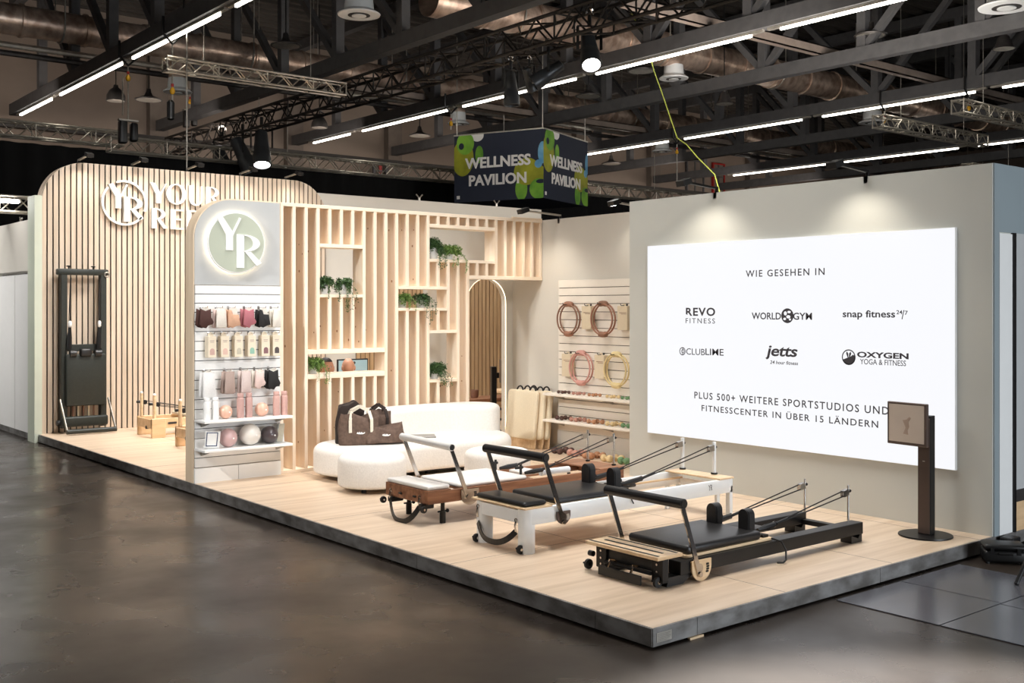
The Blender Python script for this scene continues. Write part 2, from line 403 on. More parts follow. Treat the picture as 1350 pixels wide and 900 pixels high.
# ventilation ducts across the hall
def duct(y, z, r, x0, x1, lab, drops):
    t = thing('ventilation_duct', lab, 'duct', ((x0+x1)/2, y, z), 'ventilation ducts')
    prof = []; L = x1-x0; n = int(L/1.2)
    for i in range(n):
        a = L*i/n; b = L*(i+1)/n
        prof += [(r, a), (r, b-.08), (r+.03, b-.07), (r+.03, b-.01)]
    MB().lathe(prof, (x0, y, z), 20, (1, 0, 0)).build('pipe', 'duct', t, smooth=30)
    for k in range(int(L/4)): 
        x = x0+2+k*4; MB().tube(arc3((x, y, z), r+.02, PI, 2*PI, 12, (0, 1, 0), (0, 0, 1)), .02, 5).cyl((x, y-r-.02, z), (x, y-r-.02, 9.4), .015, 5).cyl((x, y+r+.02, z), (x, y+r+.02, 9.4), .015, 5).build('hanger', 'galv', t)
    return t
duct(18.0, 7.42, .30, -12, 40, 'silver foil-wrapped air duct running across above the far left trusses', [])
duct(11.8, 7.45, .34, 6.6, 40, 'silver foil-wrapped air duct across the top middle, nearer than the left one', [])
duct(4.3, 8.3, .36, 13, 40, 'silver foil-wrapped air duct at the top right, nearest overhead', [])
for k, (z, m_, lab) in enumerate(((7.02, 'galv', 'upper thin galvanised pipe running below the far air duct'), (6.9, 'duct_dark', 'lower thin dark pipe running below the far air duct'))):
    t = thing('service_pipe', lab, 'pipe', (10, 18.45+.2*k, z)); MB().cyl((-12, 18.45+.2*k, z), (40, 18.45+.2*k, z), .06, 8).build('pipe', m_, t, smooth=40)
    for q in range(6): MB().cyl((-8+q*8, 18.45+.2*k, z), (-8+q*8, 18.45+.2*k, 9.4), .012, 5).build('hanger', 'galv', t)

# round air diffusers under short duct drops
def diffuser(x, y, z, r, top, lab):
    t = thing('air_diffuser', lab, 'air diffuser', (x, y, z), 'round air diffusers')
    MB().lathe([(r*.62, 0), (r*.62, .3), (r*.55, .32), (r*.55, top-z)], (x, y, z+.05), 20).build('drop_pipe', 'duct', t, smooth=40)
    MB().lathe([(r*.5, .0), (r*.98, 0), (r, .02), (r*.7, .09), (r*.64, .3), (r*.5, .3)], (x, y, z), 28).build('outlet_ring', 'white_metal', t, smooth=40)
    MB().lathe([(r*.52, -.004), (r*.4, -.006), (r*.01, -.006)][::-1] + [(r*.52, .01)], (x, y, z), 20).build('inner_baffle', 'duct_dark', t, smooth=40)
    MB().lathe([(r*.14, -.008), (r*.34, -.008), (r*.34, -.02), (r*.14, -.02)], (x, y, z), 20).build('inner_ring', 'white_metal', t, smooth=40)
diffuser(5.14, 11.8, 6.88, .37, 7.2, 'large round air diffuser at the top of the hall, left of the black rig')
diffuser(13.1, 11.8, 6.85, .32, 7.2, 'round air diffuser beside the yellow-green cable')
diffuser(12.88, 4.3, 6.75, .44, 8.0, 'large round air diffuser in the top right corner')
diffuser(11.8, 18.0, 6.54, .28, 7.2, 'dark round air diffuser just above the left corner of the hanging sign')
diffuser(19.38, 18.0, 6.53, .3, 7.2, 'dark round air diffuser at the foot of the yellow-green cable')
diffuser(4.4, 18.0, 6.42, .3, 7.2, 'round air diffuser behind the short silver rig at left')
diffuser(20.8, 11.8, 6.72, .36, 7.2, 'round air diffuser above the right silver rig')

def pendant(x, y, z, kind, lab):
    t = thing('pendant_lamp', lab, 'pendant lamp', (x, y, z), 'old pendant lamps')
    MB().cyl((x, y, z+.2), (x, y, 9.62), .012, 6).build('cord', 'black', t)
    if kind == 'dome': pr = [(.21, 0), (.2, .12), (.13, .25), (.06, .3), (.05, .36), (.02, .36)]
    elif kind == 'bell': pr = [(.2, 0), (.15, .06), (.1, .22), (.05, .26), (.05, .34), (.02, .34)]
    else: pr = [(.3, 0), (.31, .02), (.1, .1), (.06, .18), (.05, .26), (.02, .26)]
    MB().lathe(pr, (x, y, z), 24).build('lamp_shade', 'duct_dark', t, smooth=50)
    MB().lathe([(pr[0][0]*.9, -.002), (pr[0][0]*.92, .004), (.02, .01)], (x, y, z), 20).build('reflector', 'galv', t)
for a in ((3.78, 20, 6.46, 'dome', 'dark dome pendant lamp on a long cord at the left hall wall'),
          (4.52, 20, 6.57, 'flat', 'dark flat-shaded pendant lamp right of the dome lamp at left'),
          (5.6, 15.4, 7.1, 'flat', 'flat pale-rimmed pendant lamp in front of the left foil duct'),
          (12.61, 14.0, 6.74, 'flat', 'flat pendant lamp right below the brightest spotlight'),
          (12.5, 12.2, 7.0, 'flat', 'flat pendant lamp behind the yellow-green cable'),
          (13.5, 7.2, 6.95, 'flat', 'flat pale-rimmed pendant lamp high in the right of the hall'),
          (13.84, 11.0, 6.27, 'bell', 'bell-shaped pendant lamp right of the yellow-green cable'),
          (15.0, 5.4, 6.6, 'bell', 'bell-shaped brownish pendant lamp below the top right diffuser'),
          (8.9, 20, 6.4, 'dome', 'dome pendant lamp just above the second row of line lights'),
          (11.96, 20, 6.5, 'flat', 'flat pendant lamp left of the hanging sign'),
          (19.2, 20, 6.35, 'flat', 'flat pendant lamp right of the hanging sign'),
          (22.5, 10.6, 6.5, 'flat', 'flat pendant lamp left of the right silver rig')):
    pendant(*a)

# lattice rigs -------------------------------------------------------------
def lattice(a, b, s, r, up=(0, 0, 1), pitch=None, flat=False):
    """square truss between two points"""
    a, b = V(a), V(b); d = (b-a).normalized(); L = (b-a).length; u = V(up); w_ = d.cross(u).normalized()
    cor = [w_*(-s/2)+u*(-s/2), w_*(s/2)+u*(-s/2), w_*(s/2)+u*(s/2), w_*(-s/2)+u*(s/2)]
    ch = [MB().cyl(a+c, b+c, r, 8) for c in cor]
    web = MB(); n = max(2, int(round(L/(pitch or s*1.0)))); 
    for i in range(n):
        p, q = a + d*(L*i/n), a + d*(L*(i+1)/n)
        for k in range(4):
            c1, c2 = (cor[k], cor[(k+1) % 4]) if i % 2 == 0 else (cor[(k+1) % 4], cor[k])
            web.tube([p+c1, q+c2], r*.55, 5, cap=False)
        if i % 4 == 0:
            for k in range(4): web.tube([p+cor[k], p+cor[(k+1) % 4]], r*.5, 5, cap=False)
    for k in range(4): web.tube([b+cor[k], b+cor[(k+1) % 4]], r*.6, 5, cap=False).tube([a+cor[k], a+cor[(k+1) % 4]], r*.6, 5, cap=False)
    return ch, web
def rig(lab, a, b, s, r, m, name='lighting_truss', pitch=None, group='lattice trusses'):
    t = thing(name, lab, 'lattice truss', tuple((V(a)+V(b))/2), group)
    ch, web = lattice(a, b, s, r, pitch=pitch)
    for c in ch: c.build('chord_tube', m, t, smooth=40)
    web.build('web_bracing', m, t)
    for f in ((.2, .8) if a[2] > 4 else ()):
        q = V(a)+(V(b)-V(a))*f; MB().cyl(q+V((0, 0, s/2)), (q.x, q.y, 9.62), .008, 6).build('suspension_wire', 'galv', t)
    return t
rig('black lattice lighting truss running into the hall above the stand', (6.12, 22.6, 5.96), (6.12, -2, 5.96), .4, .03, 'black_truss', pitch=.42)
rig('short silver lattice truss hung at upper left from a chain hoist', (2.3, 13.3, 5.9), (5.7, 13.3, 5.9), .22, .022, 'alu')
rig('long silver lattice truss above the black curtain, left piece', (-9, 19.1, 5.47), (3.6, 19.1, 5.47), .3, .024, 'alu')
rig('long silver lattice truss above the black curtain, right piece behind the sign', (3.2, 18.75, 5.3), (24, 18.75, 5.3), .3, .024, 'alu')
rig('silver lattice truss hanging above the right end of the grey screen wall', (16.6, 9.0, 5.93), (21.2, 9.0, 5.93), .26, .024, 'alu')
rig('silver lattice truss at the far right edge below the line light', (16.3, 7.0, 5.93), (21.5, 7.0, 5.93), .26, .024, 'alu')
rig('silver lattice truss far right behind the grey screen wall, half hidden', (24.2, 11, 5.7), (36, 11, 5.7), .3, .024, 'alu')
rig('short silver lattice truss over the cupboard wall at the left edge', (-4, 13.8, 3.46), (.8, 13.8, 3.46), .24, .02, 'alu')
wb = thing('work_light', 'bright tube light fixed on the low lattice truss at the left edge', 'lamp', (-.3, 13.62, 3.44))
MB().box(-2.0, 13.60, 3.47, .12, 13.66, 3.53).build('housing', 'galv', wb); MB().cyl((-1.95, 13.57, 3.49), (.08, 13.57, 3.49), .03, 10).build('tube', 'lamp_face', wb)

# black curtain hung from the long truss
cu = MB(); n = 400; pts = []
for i in range(n+1):
    x = -14 + 44*i/n; pts.append((x, 19 + .06*math.sin(i*1.35)))
vs = []; fs = []
for i, (x, y) in enumerate(pts): vs += [(x, y, FZ), (x, y, 5.2)]
for i in range(n): fs.append((2*i, 2*i+2, 2*i+3, 2*i+1))
tag(cu.add(vs, fs).build('curtain', 'curtain', smooth=60, fix=False), 'tall black molleton curtain closing off the hall behind the stand', 'curtain')

# chain hoists ---------------------------------------------------------------
def hoist(x, y, z_top, z_bot, lab, body=True, zb=None, double=True, hook_z=None):
    t = thing('chain_hoist', lab, 'hoist', (x, y, z_bot), 'chain hoists')
    MB().tube([(x-.16, y, z_top+.32), (x-.17, y, z_top+.05), (x, y, z_top-.12), (x+.17, y, z_top+.05), (x+.16, y, z_top+.32)], .025, 6).build('sling', 'black', t, smooth=40)
    ch = MB().cyl((x, y, z_top-.1), (x, y, z_bot), .014, 6)
    if double: ch.cyl((x-.1, y, z_top-.3), (x-.1, y, z_bot+.1), .012, 6)
    ch.build('chain', 'galv', t)
    MB().lathe([(.015, .04), (.04, .06), (.045, .11), (.02, .16)], (x, y, hook_z if hook_z else z_top-.45), 12).build('hook', 'yellow', t, smooth=50)
    MB().cyl((x, y, (hook_z or z_top-.45)+.17), (x, y, (hook_z or z_top-.45)+.22), .026, 8).build('shackle', 'red', t)
    if body:
        zb = zb if zb is not None else z_bot
        MB().rbox(x-.17, y-.08, zb, x-.03, y+.08, zb+.42, .03).build('motor_housing', 'black', t, smooth=40)
        MB().rbox(x+.04, y-.08, zb+.05, x+.17, y+.08, zb+.4, .04).build('chain_bag', 'black_metal', t, smooth=40)
        MB().box(x-.18, y-.05, zb+.42, x+.18, y+.05, zb+.45).build('yoke', 'galv', t)
    return t
hoist(2.53, 15.68, 6.44, 5.3, 'chain hoist with black motor hanging from the leftmost line light', zb=4.87)
t = hoist(2.53, 13.55, 6.44, 5.2, 'slim chain hoist holding the short silver truss', body=False, double=False, hook_z=5.42)
MB().lathe([(.03, 0), (.06, .02), (.065, .3), (.03, .34)], (2.5, 13.55, 5.02), 14).build('chain_bag', 'black', t, smooth=40)
t = hoist(6.12, 21.5, 9.2, 6.4, 'chain hoist with red shackle at the far end of the black rig', zb=6.3, hook_z=6.85)
hoist(10.05, 15.9, 6.44, 5.95, 'slim chain hoist holding the left corner of the hanging sign', body=False, double=False)
hoist(17.5, 15.7, 6.44, 5.2, 'slim chain hoist below the third line light beside the cable', body=False, double=False)
hoist(17.5, 9.4, 6.44, 6.05, 'short chain hoist holding the silver truss above the screen wall', body=False, double=False)
hoist(17.5, 7.4, 6.44, 6.05, 'short chain hoist holding the silver truss at the far right', body=False, double=False)
t = thing('suspension_wire', 'thin steel wire hanging beside the small hoist down behind the slatted wall', 'wire', (2.6, 13.1, 2.5)); MB().cyl((2.6, 13.1, 2.5), (2.6, 13.1, 6.5), .012, 6).build('wire', 'galv', t)

M['lamp_housing'] = mat('lamp_housing', S(72, 74, 76), .35, .3, noise=.1)
# stage spotlights on the black rig -------------------------------------------
def spot(p, aim, lab, lit, s=1.0, power=0):
    t = thing('spotlight', lab, 'spotlight', p, 'spotlights on the black rig')
    P = V(p); d = (V(aim)-P).normalized(); a = P + V((0, 0, -.0)); sd = d.cross(V((0, 0, 1))).normalized() if abs(d.z) < .99 else V((1, 0, 0))
    pr = [(.05, -.3), (.1, -.28), (.115, -.1), (.125, 0), (.125, .06), (.14, .08), (.15, .3), (.15, .32), (.13, .32), (.12, .26), (.02, .25)]
    MB().lathe([(r*s, z*s) for r, z in pr], P, 22, d).build('lamp_body', 'lamp_housing', t, smooth=40)
    MB().lathe([(.02*s, .285*s), (.125*s, .285*s), (.125*s, .275*s), (.02*s, .275*s)], P, 22, d).build('lens', 'lamp_face' if lit else 'black_metal', t)
    yk = MB()
    for k in (-1, 1): yk.bar(P+sd*k*.17*s, P+sd*k*.17*s+V((0, 0, .34*s)), .05*s, .012)
    yk.bar(P+sd*.18*s+V((0, 0, .34*s)), P-sd*.18*s+V((0, 0, .34*s)), .05*s, .012).cyl(P+V((0, 0, .34*s)), P+V((0, 0, .5*s)), .03*s, 8)
    yk.build('yoke', 'black_metal', t)
    MB().tube(arc3(P+V((0, 0, .55*s)), .06*s, -.6, PI+.6, 10, (1, 0, 0), (0, 0, 1)), .02*s, 6).build('clamp', 'chrome', t)
    MB().tube([P-d*.28*s, P-d*.4*s+sd*.1, P+sd*.25+V((0, 0, .3*s)), P+sd*.1+V((0, 0, .62*s))], .012, 6).build('cable', 'black', t)
    if lit:
        lo = light('spotlight_beam', 'SPOT', P + d*.36*s, aim, power, (1, .96, .9), .1, angle=40, blend=.7); 
    return t
spot((6.12, 19.6, 5.28), (6.6, 16, 0), 'dark spotlight pointing down, first of three at the far end of the rig', False, 1.35)
spot((6.12, 18.5, 5.32), (8.5, 17.5, 0), 'dark spotlight tilted right, middle one of three at the far end of the rig', False, 1.35)
spot((6.12, 17.55, 5.35), (5.3, 15.6, 0), 'lit spotlight right of two dark ones at the far end of the rig', True, 1.35, 350)
spot((6.12, 8.85, 5.28), (6.3, 8.4, 0), 'dark upright spotlight hanging left of the tilted one on the rig', False, .85)
spot((6.12, 7.95, 5.36), (3.5, 10.2, 3), 'dark spotlight tilted far over beside the brightest one', False, .85)
spot((6.12, 7.05, 5.55), (4.0, 3.9, 0), 'brightest spotlight hanging from the near part of the black rig', True, 1.0, 150)
spot((6.12, 8.4, 5.35), (8, 8.8, 2), 'black spotlight with barn doors behind the dark upright one on the rig', False, .6)

# yellow-green cable
cb = [(10.05, 10.07, 7.39), (10.05, 9.9, 7.1), (10.05, 9.6, 6.49), (10.05, 9.5, 6.2), (10.05, 9.32, 5.81), (10.05, 8.93, 4.9), (10.05, 8.71, 4.76), (10.05, 8.45, 4.5), (10.05, 8.06, 4.16), (10.05, 7.95, 3.85)]
tag(MB().tube(cb, .011, 6).build('hanging_cable', 'lime', smooth=60), 'loose yellow-green cable dangling from the roof above the screen wall', 'cable')

# hanging sign cube ---------------------------------------------------------------
c0 = V((11.62, 14.45, 0)); e1 = (V((10.71, 16.68, 0))-c0); L = e1.length; e1.normalize(); e2 = V((-e1.y, e1.x, 0)) * -1
if e2.x < 0: e2 = -e2
z0, z1 = 4.36, 5.95
sign = thing('hanging_sign', 'dark blue cube sign hanging from the roof with green bubbles and white lettering', 'sign', (c0.x, c0.y, z0))
MB().prism([(0, 0), (L, 0), (L, L), (0, L)], c0 + V((0, 0, z0)), e1, e2, (0, 0, z1-z0)).build('cube', 'navy', sign)
MB().prism([(-.01, -.01), (L+.01, -.01), (L+.01, L+.01), (-.01, L+.01)], c0 + V((0, 0, z1)), e1, e2, (0, 0, .03)).build('top_frame', 'galv', sign)
H = z1-z0
def face(o, r, nrm):
    o = V(o); up = V((0, 0, 1)); nrm = V(nrm)
    def blob(poly, m, d, name='bubble'): MB().prism([(x*L, y*H) for x, y in poly], o, r, up, nrm*d).build(name, m, sign)
    def ell(cx, cy, rx, ry, a0=0, n=28): return [(cx + rx*math.cos(t*2*PI/n), cy + ry*math.sin(t*2*PI/n)) for t in range(n)]
    def clip(p): return [(min(1, max(0, x)), min(1, max(0, y))) for x, y in p]
    blob(clip(ell(.10, .66, .125, .27)), 'banner_olive', .004)
    blob(clip(ell(.13, .88, .10, .17)), 'banner_green', .006)
    blob(clip(ell(.085, .84, .03, .05)), 'navy', .008)
    blob(ell(.29, .70, .045, .13), 'banner_green', .004)
    blob(clip(ell(.27, .985, .07, .09)), 'banner_text', .003)
    blob(clip(ell(.82, .40, .14, .20)), 'banner_olive', .005)
    blob(clip(ell(.94, .34, .10, .14)), 'banner_olive', .0045)
    blob(clip(ell(.76, .15, .065, .17)), 'banner_green', .004)
    blob(clip(ell(.95, .14, .10, .15)), 'banner_green', .006)
    blob(clip(ell(.97, .245, .05, .03)), 'navy', .007)
    blob(clip(ell(.99, .66, .05, .16)), 'banner_blue', .004)
    blob(clip(ell(.945, .50, .04, .06)), 'banner_blue', .006)
    blob([(.03, .05), (.065, .05), (.065, .10), (.03, .10)], 'banner_text', .004, 'emblem')
    for txt, cy, wd, cx in (('WELLNESS', .575, .735, .495), ('PAVILION', .315, .645, .495)):
        text_part(txt, 'lettering', 'banner_text', sign, o + r*(cx*L) + up*(cy*H), r, up, wd*L, .165*H, .012, bold=.03, normal=nrm)
r1 = -e1; face(c0 + e1*L + V((0, 0, z0)), r1, -e2); face(c0 + V((0, 0, z0)), e2, -e1)
for q in ((L*.02, L*.02), (L*.98, L*.02), (L*.98, L*.98), (L*.02, L*.98)):
    p = c0 + e1*q[0] + e2*q[1]; MB().cyl((p.x, p.y, z1), (p.x, p.y, 9.4), .012, 6).build('suspension_wire', 'galv', sign)
# ------------------------------------------------------------------ the stand: deck and walls
deck = thing('stand_platform', 'low oak-floored exhibition platform with steel edging', 'platform', (0, 0, FZ))
MB().box(.012, .012, -.014, 10, 12.5, 0).build('deck_board', 'oak_deck', deck)
sm = MB()
for x in (1.25, 2.5, 3.75): sm.box(x-.002, .015, -.001, x+.002, 12.2, .0006)
for y in (2.0, 4.0, 6.0, 8.0, 10.0): sm.box(.015, y-.002, -.001, 4.8, y+.002, .0006)
sm.build('board_joint', 'brown_gap', deck)
ys = [0, .47, 2.4, 4.4, 6.4, 8.4, 10.4, 12.5]
for a, b in zip(ys, ys[1:]):
    MB().box(-.004, a+.002, -.106, .012, b-.002, -.002).build('edge_strip', 'edge_steel', deck)
xs = [0, .38, 2.32, 4.3, 6.2]
for a, b in zip(xs, xs[1:]):
    MB().box(a+.002, -.004, -.106, b-.002, .012, -.002).build('edge_strip', 'edge_steel', deck)
MB().box(.05, .05, FZ, 10, 12.5, -.015).build('under_frame', 'dark_gap', deck)
pl = MB().box(.03, -.007, -.085, .155, -.003, -.03).build('rating_plate', 'galv', deck)
tb = MB()
for k in range(5):
    tb.box(.036, -.009, -.04-k*.0095, .036+(.11, .09, .112, .1, .08)[k], -.0068, -.0375-k*.0095-.002)
tb.build('print_line', 'duct_dark', pl)
MB().box(.30, -.02, FZ, .42, -.001, FZ+.012).build('levelling_wedge', 'birch', deck)

# steel floor sheets beside the platform
k = 0
for i, (x0, y0, x1, y1, lab) in enumerate(((1.71, -.79, 2.485, -.06, 'dark steel floor sheet against the platform edge'), (1.71, -1.9, 2.455, -.80, 'dark steel floor sheet at the bottom right corner'),
                                       (2.495, -.79, 3.3, -.06, 'dark steel floor sheet in front of the black case'), (2.465, -1.9, 3.3, -.80, 'dark steel floor sheet at the right edge of the picture'))):
    o = MB().box(x0, y0, FZ, x1, y1, FZ+.006).build('floor_sheet', 'steel_sheet'); tag(o, lab, 'floor sheet', 'steel floor sheets')

# grey screen wall (box wall) with LED screen
XS, XW = 3.93, 4.82
struct(MB().box(XS, 0, 0, XW+.1, 4.073, 3.0).build('wall_screen', 'wall_white'))
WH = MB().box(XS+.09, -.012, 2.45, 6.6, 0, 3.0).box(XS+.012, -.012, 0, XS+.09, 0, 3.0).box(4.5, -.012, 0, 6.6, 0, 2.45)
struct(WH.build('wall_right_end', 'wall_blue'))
dr = thing('door_1', 'pale door leaf standing open beside the blue wall end', 'door', (4.1, -.02, 0)); struct(dr)
MB().box(XS+.092, -.014, .0, 4.235, .0, 2.44).build('leaf', 'white_lam', dr)
MB().box(4.237, -.03, .0, 4.27, .0, 2.45).build('frame_post', 'black_metal', dr)
MB().box(4.27, -.013, 0, 4.5, 0, 2.45).build('opening_panel', 'grey_panel', dr)
MB().box(4.27, -.016, .24, 4.5, -.013, .34).build('skirting', 'duct_dark', dr)
MB().box(4.27, -.015, 0, 4.5, -.012, .24).build('lower_panel', 'oak', dr)
struct(MB().box(XW, 4.073, 0, XW+.1, 7.3, 3.0).build('wall_side', 'wall_cream'))
struct(MB().box(XW-.015, 4.073, 0, XW, 7.2, .06).build('baseboard_side', 'wall_cream'))
# arch wall at the end of the passage
ax0, ax1, az = 4.03, 4.70, 2.235; r = (ax1-ax0)/2; cx = (ax0+ax1)/2
pts = [(XW, 0), (XW, 2.99), (3.4, 2.99), (3.4, 0), (ax0, 0)] + [(cx - r*math.cos(PI*i/24), az-r + r*math.sin(PI*i/24)) for i in range(25)] + [(ax1, 0)]
struct(MB().prism(pts, (0, 7.2, 0), (1, 0, 0), (0, 0, 1), (0, .1, 0)).build('wall_arch', 'wall_cream'))
ol = [(ax0, 0)] + [(cx - r*math.cos(PI*i/24), az-r + r*math.sin(PI*i/24)) for i in range(25)] + [(ax1, 0)]
led = MB().tube([(x, 7.205, z) for x, z in ol], .006, 6).build('arch_light_strip', 'arch_led', smooth=60)
tag(led, 'warm glowing light strip edging the arched doorway', 'light strip')

# back of the stand: tall slatted wall and the white wall behind
SY = 12.22
def rounded_top(x0, x1, z0, z1, r, n=14, both=True):
    p = [(x0, z0)] + [(x0+r-r*math.cos(PI/2*i/n), z1-r+r*math.sin(PI/2*i/n)) for i in range(n+1)]
    p += [(x1-r+r*math.sin(PI/2*i/n), z1-r+r*math.cos(PI/2*i/n)) for i in range(n+1)] + [(x1, z0)]
    return p
sw = MB().prism(rounded_top(.05, 4.74, 0, 4.0, .62), (0, SY+.024, 0), (1, 0, 0), (0, 0, 1), (0, .22, 0)).build('wall_slatted', 'slat'); struct(sw)
MB().prism(rounded_top(.056, 4.734, 0, 3.994, .615), (0, SY+.02, 0), (1, 0, 0), (0, 0, 1), (0, .006, 0)).build('felt_backing', 'felt', sw)
sl = MB(); x = .055; pitch = .0835
while x < 4.73:
    xa, xb = x, min(x+.062, 4.735)
    def top(xx):
        if xx < .67: return 3.38 + math.sqrt(max(0, .62**2-(.67-xx)**2))
        if xx > 4.12: return 3.38 + math.sqrt(max(0, .62**2-(xx-4.12)**2))
        return 4.0
    sl.prism([(xa, 0), (xb, 0), (xb, top(xb)), (xa, top(xa))], (0, SY, 0), (1, 0, 0), (0, 0, 1), (0, .02, 0)); x += pitch
sl.build('wood_slat', 'slat', sw)
struct(MB().box(-.06, SY-.05, FZ, .045, SY+.3, 3.47).build('trim_14', 'wall_green'))
struct(MB().box(4.5, 12.5, 0, 9.88, 12.6, 3.85).build('wall_back', 'wall_cream'))
bp = MB(); bf = MB()
for a, b in ((5.49, 7.36), (7.5, 9.6)):
    bf.box(a, 12.48, 0, b, 12.5, 2.42); x = a
    while x < b-.05: bp.box(x, 12.455, 0, x+.072, 12.48, 2.42); x += .092
bfo = struct(bf.build('wall_back_panelling', 'felt')); bp.build('wood_slat', 'slat_gold', bfo)
struct(MB().box(9.78, 4.1, 0, 9.88, 12.5, 3.0).build('wall_back_room', 'wall_cream'))

# white cupboard wall at the left edge
struct(MB().box(-.0, 12.56, 2.39, .5, 20, 3.15).build('wall_left', 'wall_cream'))
for i in range(6):
    y = 12.56 + i*.93
    t = thing('cupboard_unit', ['white cupboard front next to the slatted wall', 'white cupboard front second from the slatted wall', 'white cupboard front third from the slatted wall', 'white cupboard front fourth from the slatted wall', 'white cupboard front fifth from the slatted wall', 'white cupboard front farthest from the slatted wall'][i], 'cupboard', (0, y, FZ), 'white cupboards in the left wall')
    MB().box(.04, y+.002, FZ+.02, .5, y+.928, 2.36).build('carcass', 'white_lam', t)
    MB().box(.01, y+.008, FZ+.09, .04, y+.922, 2.34).build('door', 'white_lam', t)
    MB().box(.02, y+.002, FZ, .06, y+.928, FZ+.08).build('plinth', 'edge_steel', t)
    MB().box(.0, y, 2.36, .05, y+.93, 2.39).build('light_rail', 'galv', t)
for i, y in enumerate((13.3, 12.75)):
    t = thing('wall_clip', ['small metal clip on top of the cupboard wall, farther one', 'small metal clip on top of the cupboard wall beside the slatted wall'][i], 'clip', (.05, y, 3.15), 'clips on wall tops')
    MB().cyl((.05, y, 3.15), (.05, y, 3.21), .02, 8).tube([(.02, y-.05, 3.22), (.05, y, 3.19), (.08, y+.05, 3.22)], .012, 6).build('clip', 'galv', t)
for i, x in enumerate((6.9, 8.75)):
    t = thing('wall_clip', ['small metal clip on top of the white back wall, left one', 'small metal clip on top of the white back wall, right one below the hanging sign'][i], 'clip', (x, 12.55, 3.85), 'clips on wall tops')
    MB().cyl((x, 12.55, 3.85), (x, 12.55, 3.91), .025, 8).tube([(x-.07, 12.55, 3.97), (x, 12.55, 3.9), (x+.07, 12.55, 3.97)], .014, 6).build('clip', 'galv', t)

# arm lights on the wall tops --------------------------------------------------
def arm_light(p, d, lab, lit=False, ln=.46, power=12, aim=None, pale=True):
    t = thing('arm_light', lab, 'lamp', p, 'arm lights on the wall tops'); p = V(p); d = V(d); s = d.cross(V((0, 0, 1)))
    MB().bar(p+d*-.06+V((0, 0, -.03)), p+d*.03+V((0, 0, -.03)), .04, .06).cyl(p, p+V((0, 0, .06)), .018, 8).build('wall_clamp', 'black_metal', t)
    MB().bar(p+V((0, 0, .045)), p+d*ln+V((0, 0, .075)), .035, .02).build('arm', 'alu' if pale else 'black_metal', t)
    hd = p+d*ln+V((0, 0, .07)); MB().bar(hd-d*.03+V((0, 0, .02)), hd+d*.09-V((0, 0, .02)), .10, .055).build('lamp_head', 'black', t)
    MB().bar(hd-d*.02-V((0, 0, .008)), hd+d*.055-V((0, 0, .04)), .06, .008).build('lens', 'lamp_face' if lit else 'galv', t)
    if power: light('arm_light_beam', 'SPOT', hd+d*.02+V((0, 0, -.06)), aim if aim else p + d*.02 + V((0, 0, -1.1)), power, (1, .92, .8), .04, angle=110, blend=.9)
    return t
for i, x in enumerate((.60, 1.40, 2.28, 3.18, 4.0)):
    arm_light((x, SY+.08, 4.0), (0, -1, 0), 'arm light on top of the slatted wall, %s from the left' % ('first', 'second', 'third', 'fourth', 'fifth')[i], power=16)
for i, y in enumerate((2.87, 1.15)):
    arm_light((XS+.03, y, 3.0), (-1, 0, 0), ('arm light above the left part of the big screen', 'arm light above the right part of the big screen')[i], power=20, pale=False)
arm_light((XW+.03, 6.25, 3.0), (-1, 0, 0), 'arm light on the cream side wall next to the timber partition', ln=.6, power=26, aim=(4.8, 6.25, .6))
arm_light((XW+.03, 4.75, 3.0), (-1, 0, 0), 'bright arm light on the cream side wall next to the screen wall', lit=True, power=9)

# LED screen --------------------------------------------------------------------
SX = XS - .03
scr = thing('led_screen', 'large bright white LED wall screen with grey lettering and gym logos', 'screen', (XS, 2.03, .5))
MB().box(SX, .297, .5, XS, 3.774, 2.5).build('cabinet', 'white_lam', scr)
M['screen'] = emis('screen', (.955, .965, 1.0), .9, .02)
MB().box(SX-.004, .3, .503, SX-.0005, 3.771, 2.497).build('display', 'screen', scr)
RT, UP, NR = (0, -1, 0), (0, 0, 1), (-1, 0, 0)
def st(body, y, z, wd, h, bold=0, space=1.0, slant=0, name='text_line', parent=None, m='screen_ink'):
    return text_part(body, name, m, parent or scr, (SX-.0045, y, z), RT, UP, wd, h, .0008, bold, space, slant, normal=NR, split=name == 'text_line')
# lettering on the screen
st('WIE GESEHEN IN', 2.0, 2.17, .90, .066, .01, 1.25)
lg = st('REVO', 3.03, 1.797, .39, .085, .026, 1.15, name='logo'); st('FITNESS', 3.033, 1.705, .39, .052, .0, 1.3, parent=lg)
MB().prism([(-.04, -.02), (.04, -.055), (.04, -.07), (-.04, -.035)], (SX-.0048, 3.2, 1.80), RT, UP, (-.0006, 0, 0)).build('logo_cut', 'screen', lg)
wg = st('WORLD', 2.205, 1.759, .345, .067, .016, name='logo'); st('GYM', 1.79, 1.759, .21, .067, .016, parent=wg)
def disc(y, z, r, d=.0006, n=28, ry=None): return MB().prism([(r*math.cos(2*PI*i/n), (ry or r)*math.sin(2*PI*i/n)) for i in range(n)], (SX-.0045, y, z), RT, UP, (-d, 0, 0))
disc(1.96, 1.763, .07).build('globe_emblem', 'screen_ink', wg)
g = MB()
for (dy, dz, a, b) in ((.02, .035, .02, .012), (-.022, .022, .018, .02), (.012, -.01, .024, .016), (-.03, -.03, .016, .012), (.03, -.035, .012, .01)):
    g.prism([(dy + a*math.cos(t*PI/5), dz + b*math.sin(t*PI/5)) for t in range(10)], (SX-.0052, 1.96, 1.763), RT, UP, (-.0005, 0, 0))
g.build('globe_land', 'screen', wg)
sn = st('snap fitness', 1.10, 1.775, .52, .083, .018, name='logo'); st('24', .80, 1.80, .055, .035, .01, parent=sn); st('7', .735, 1.795, .03, .035, .01, parent=sn)
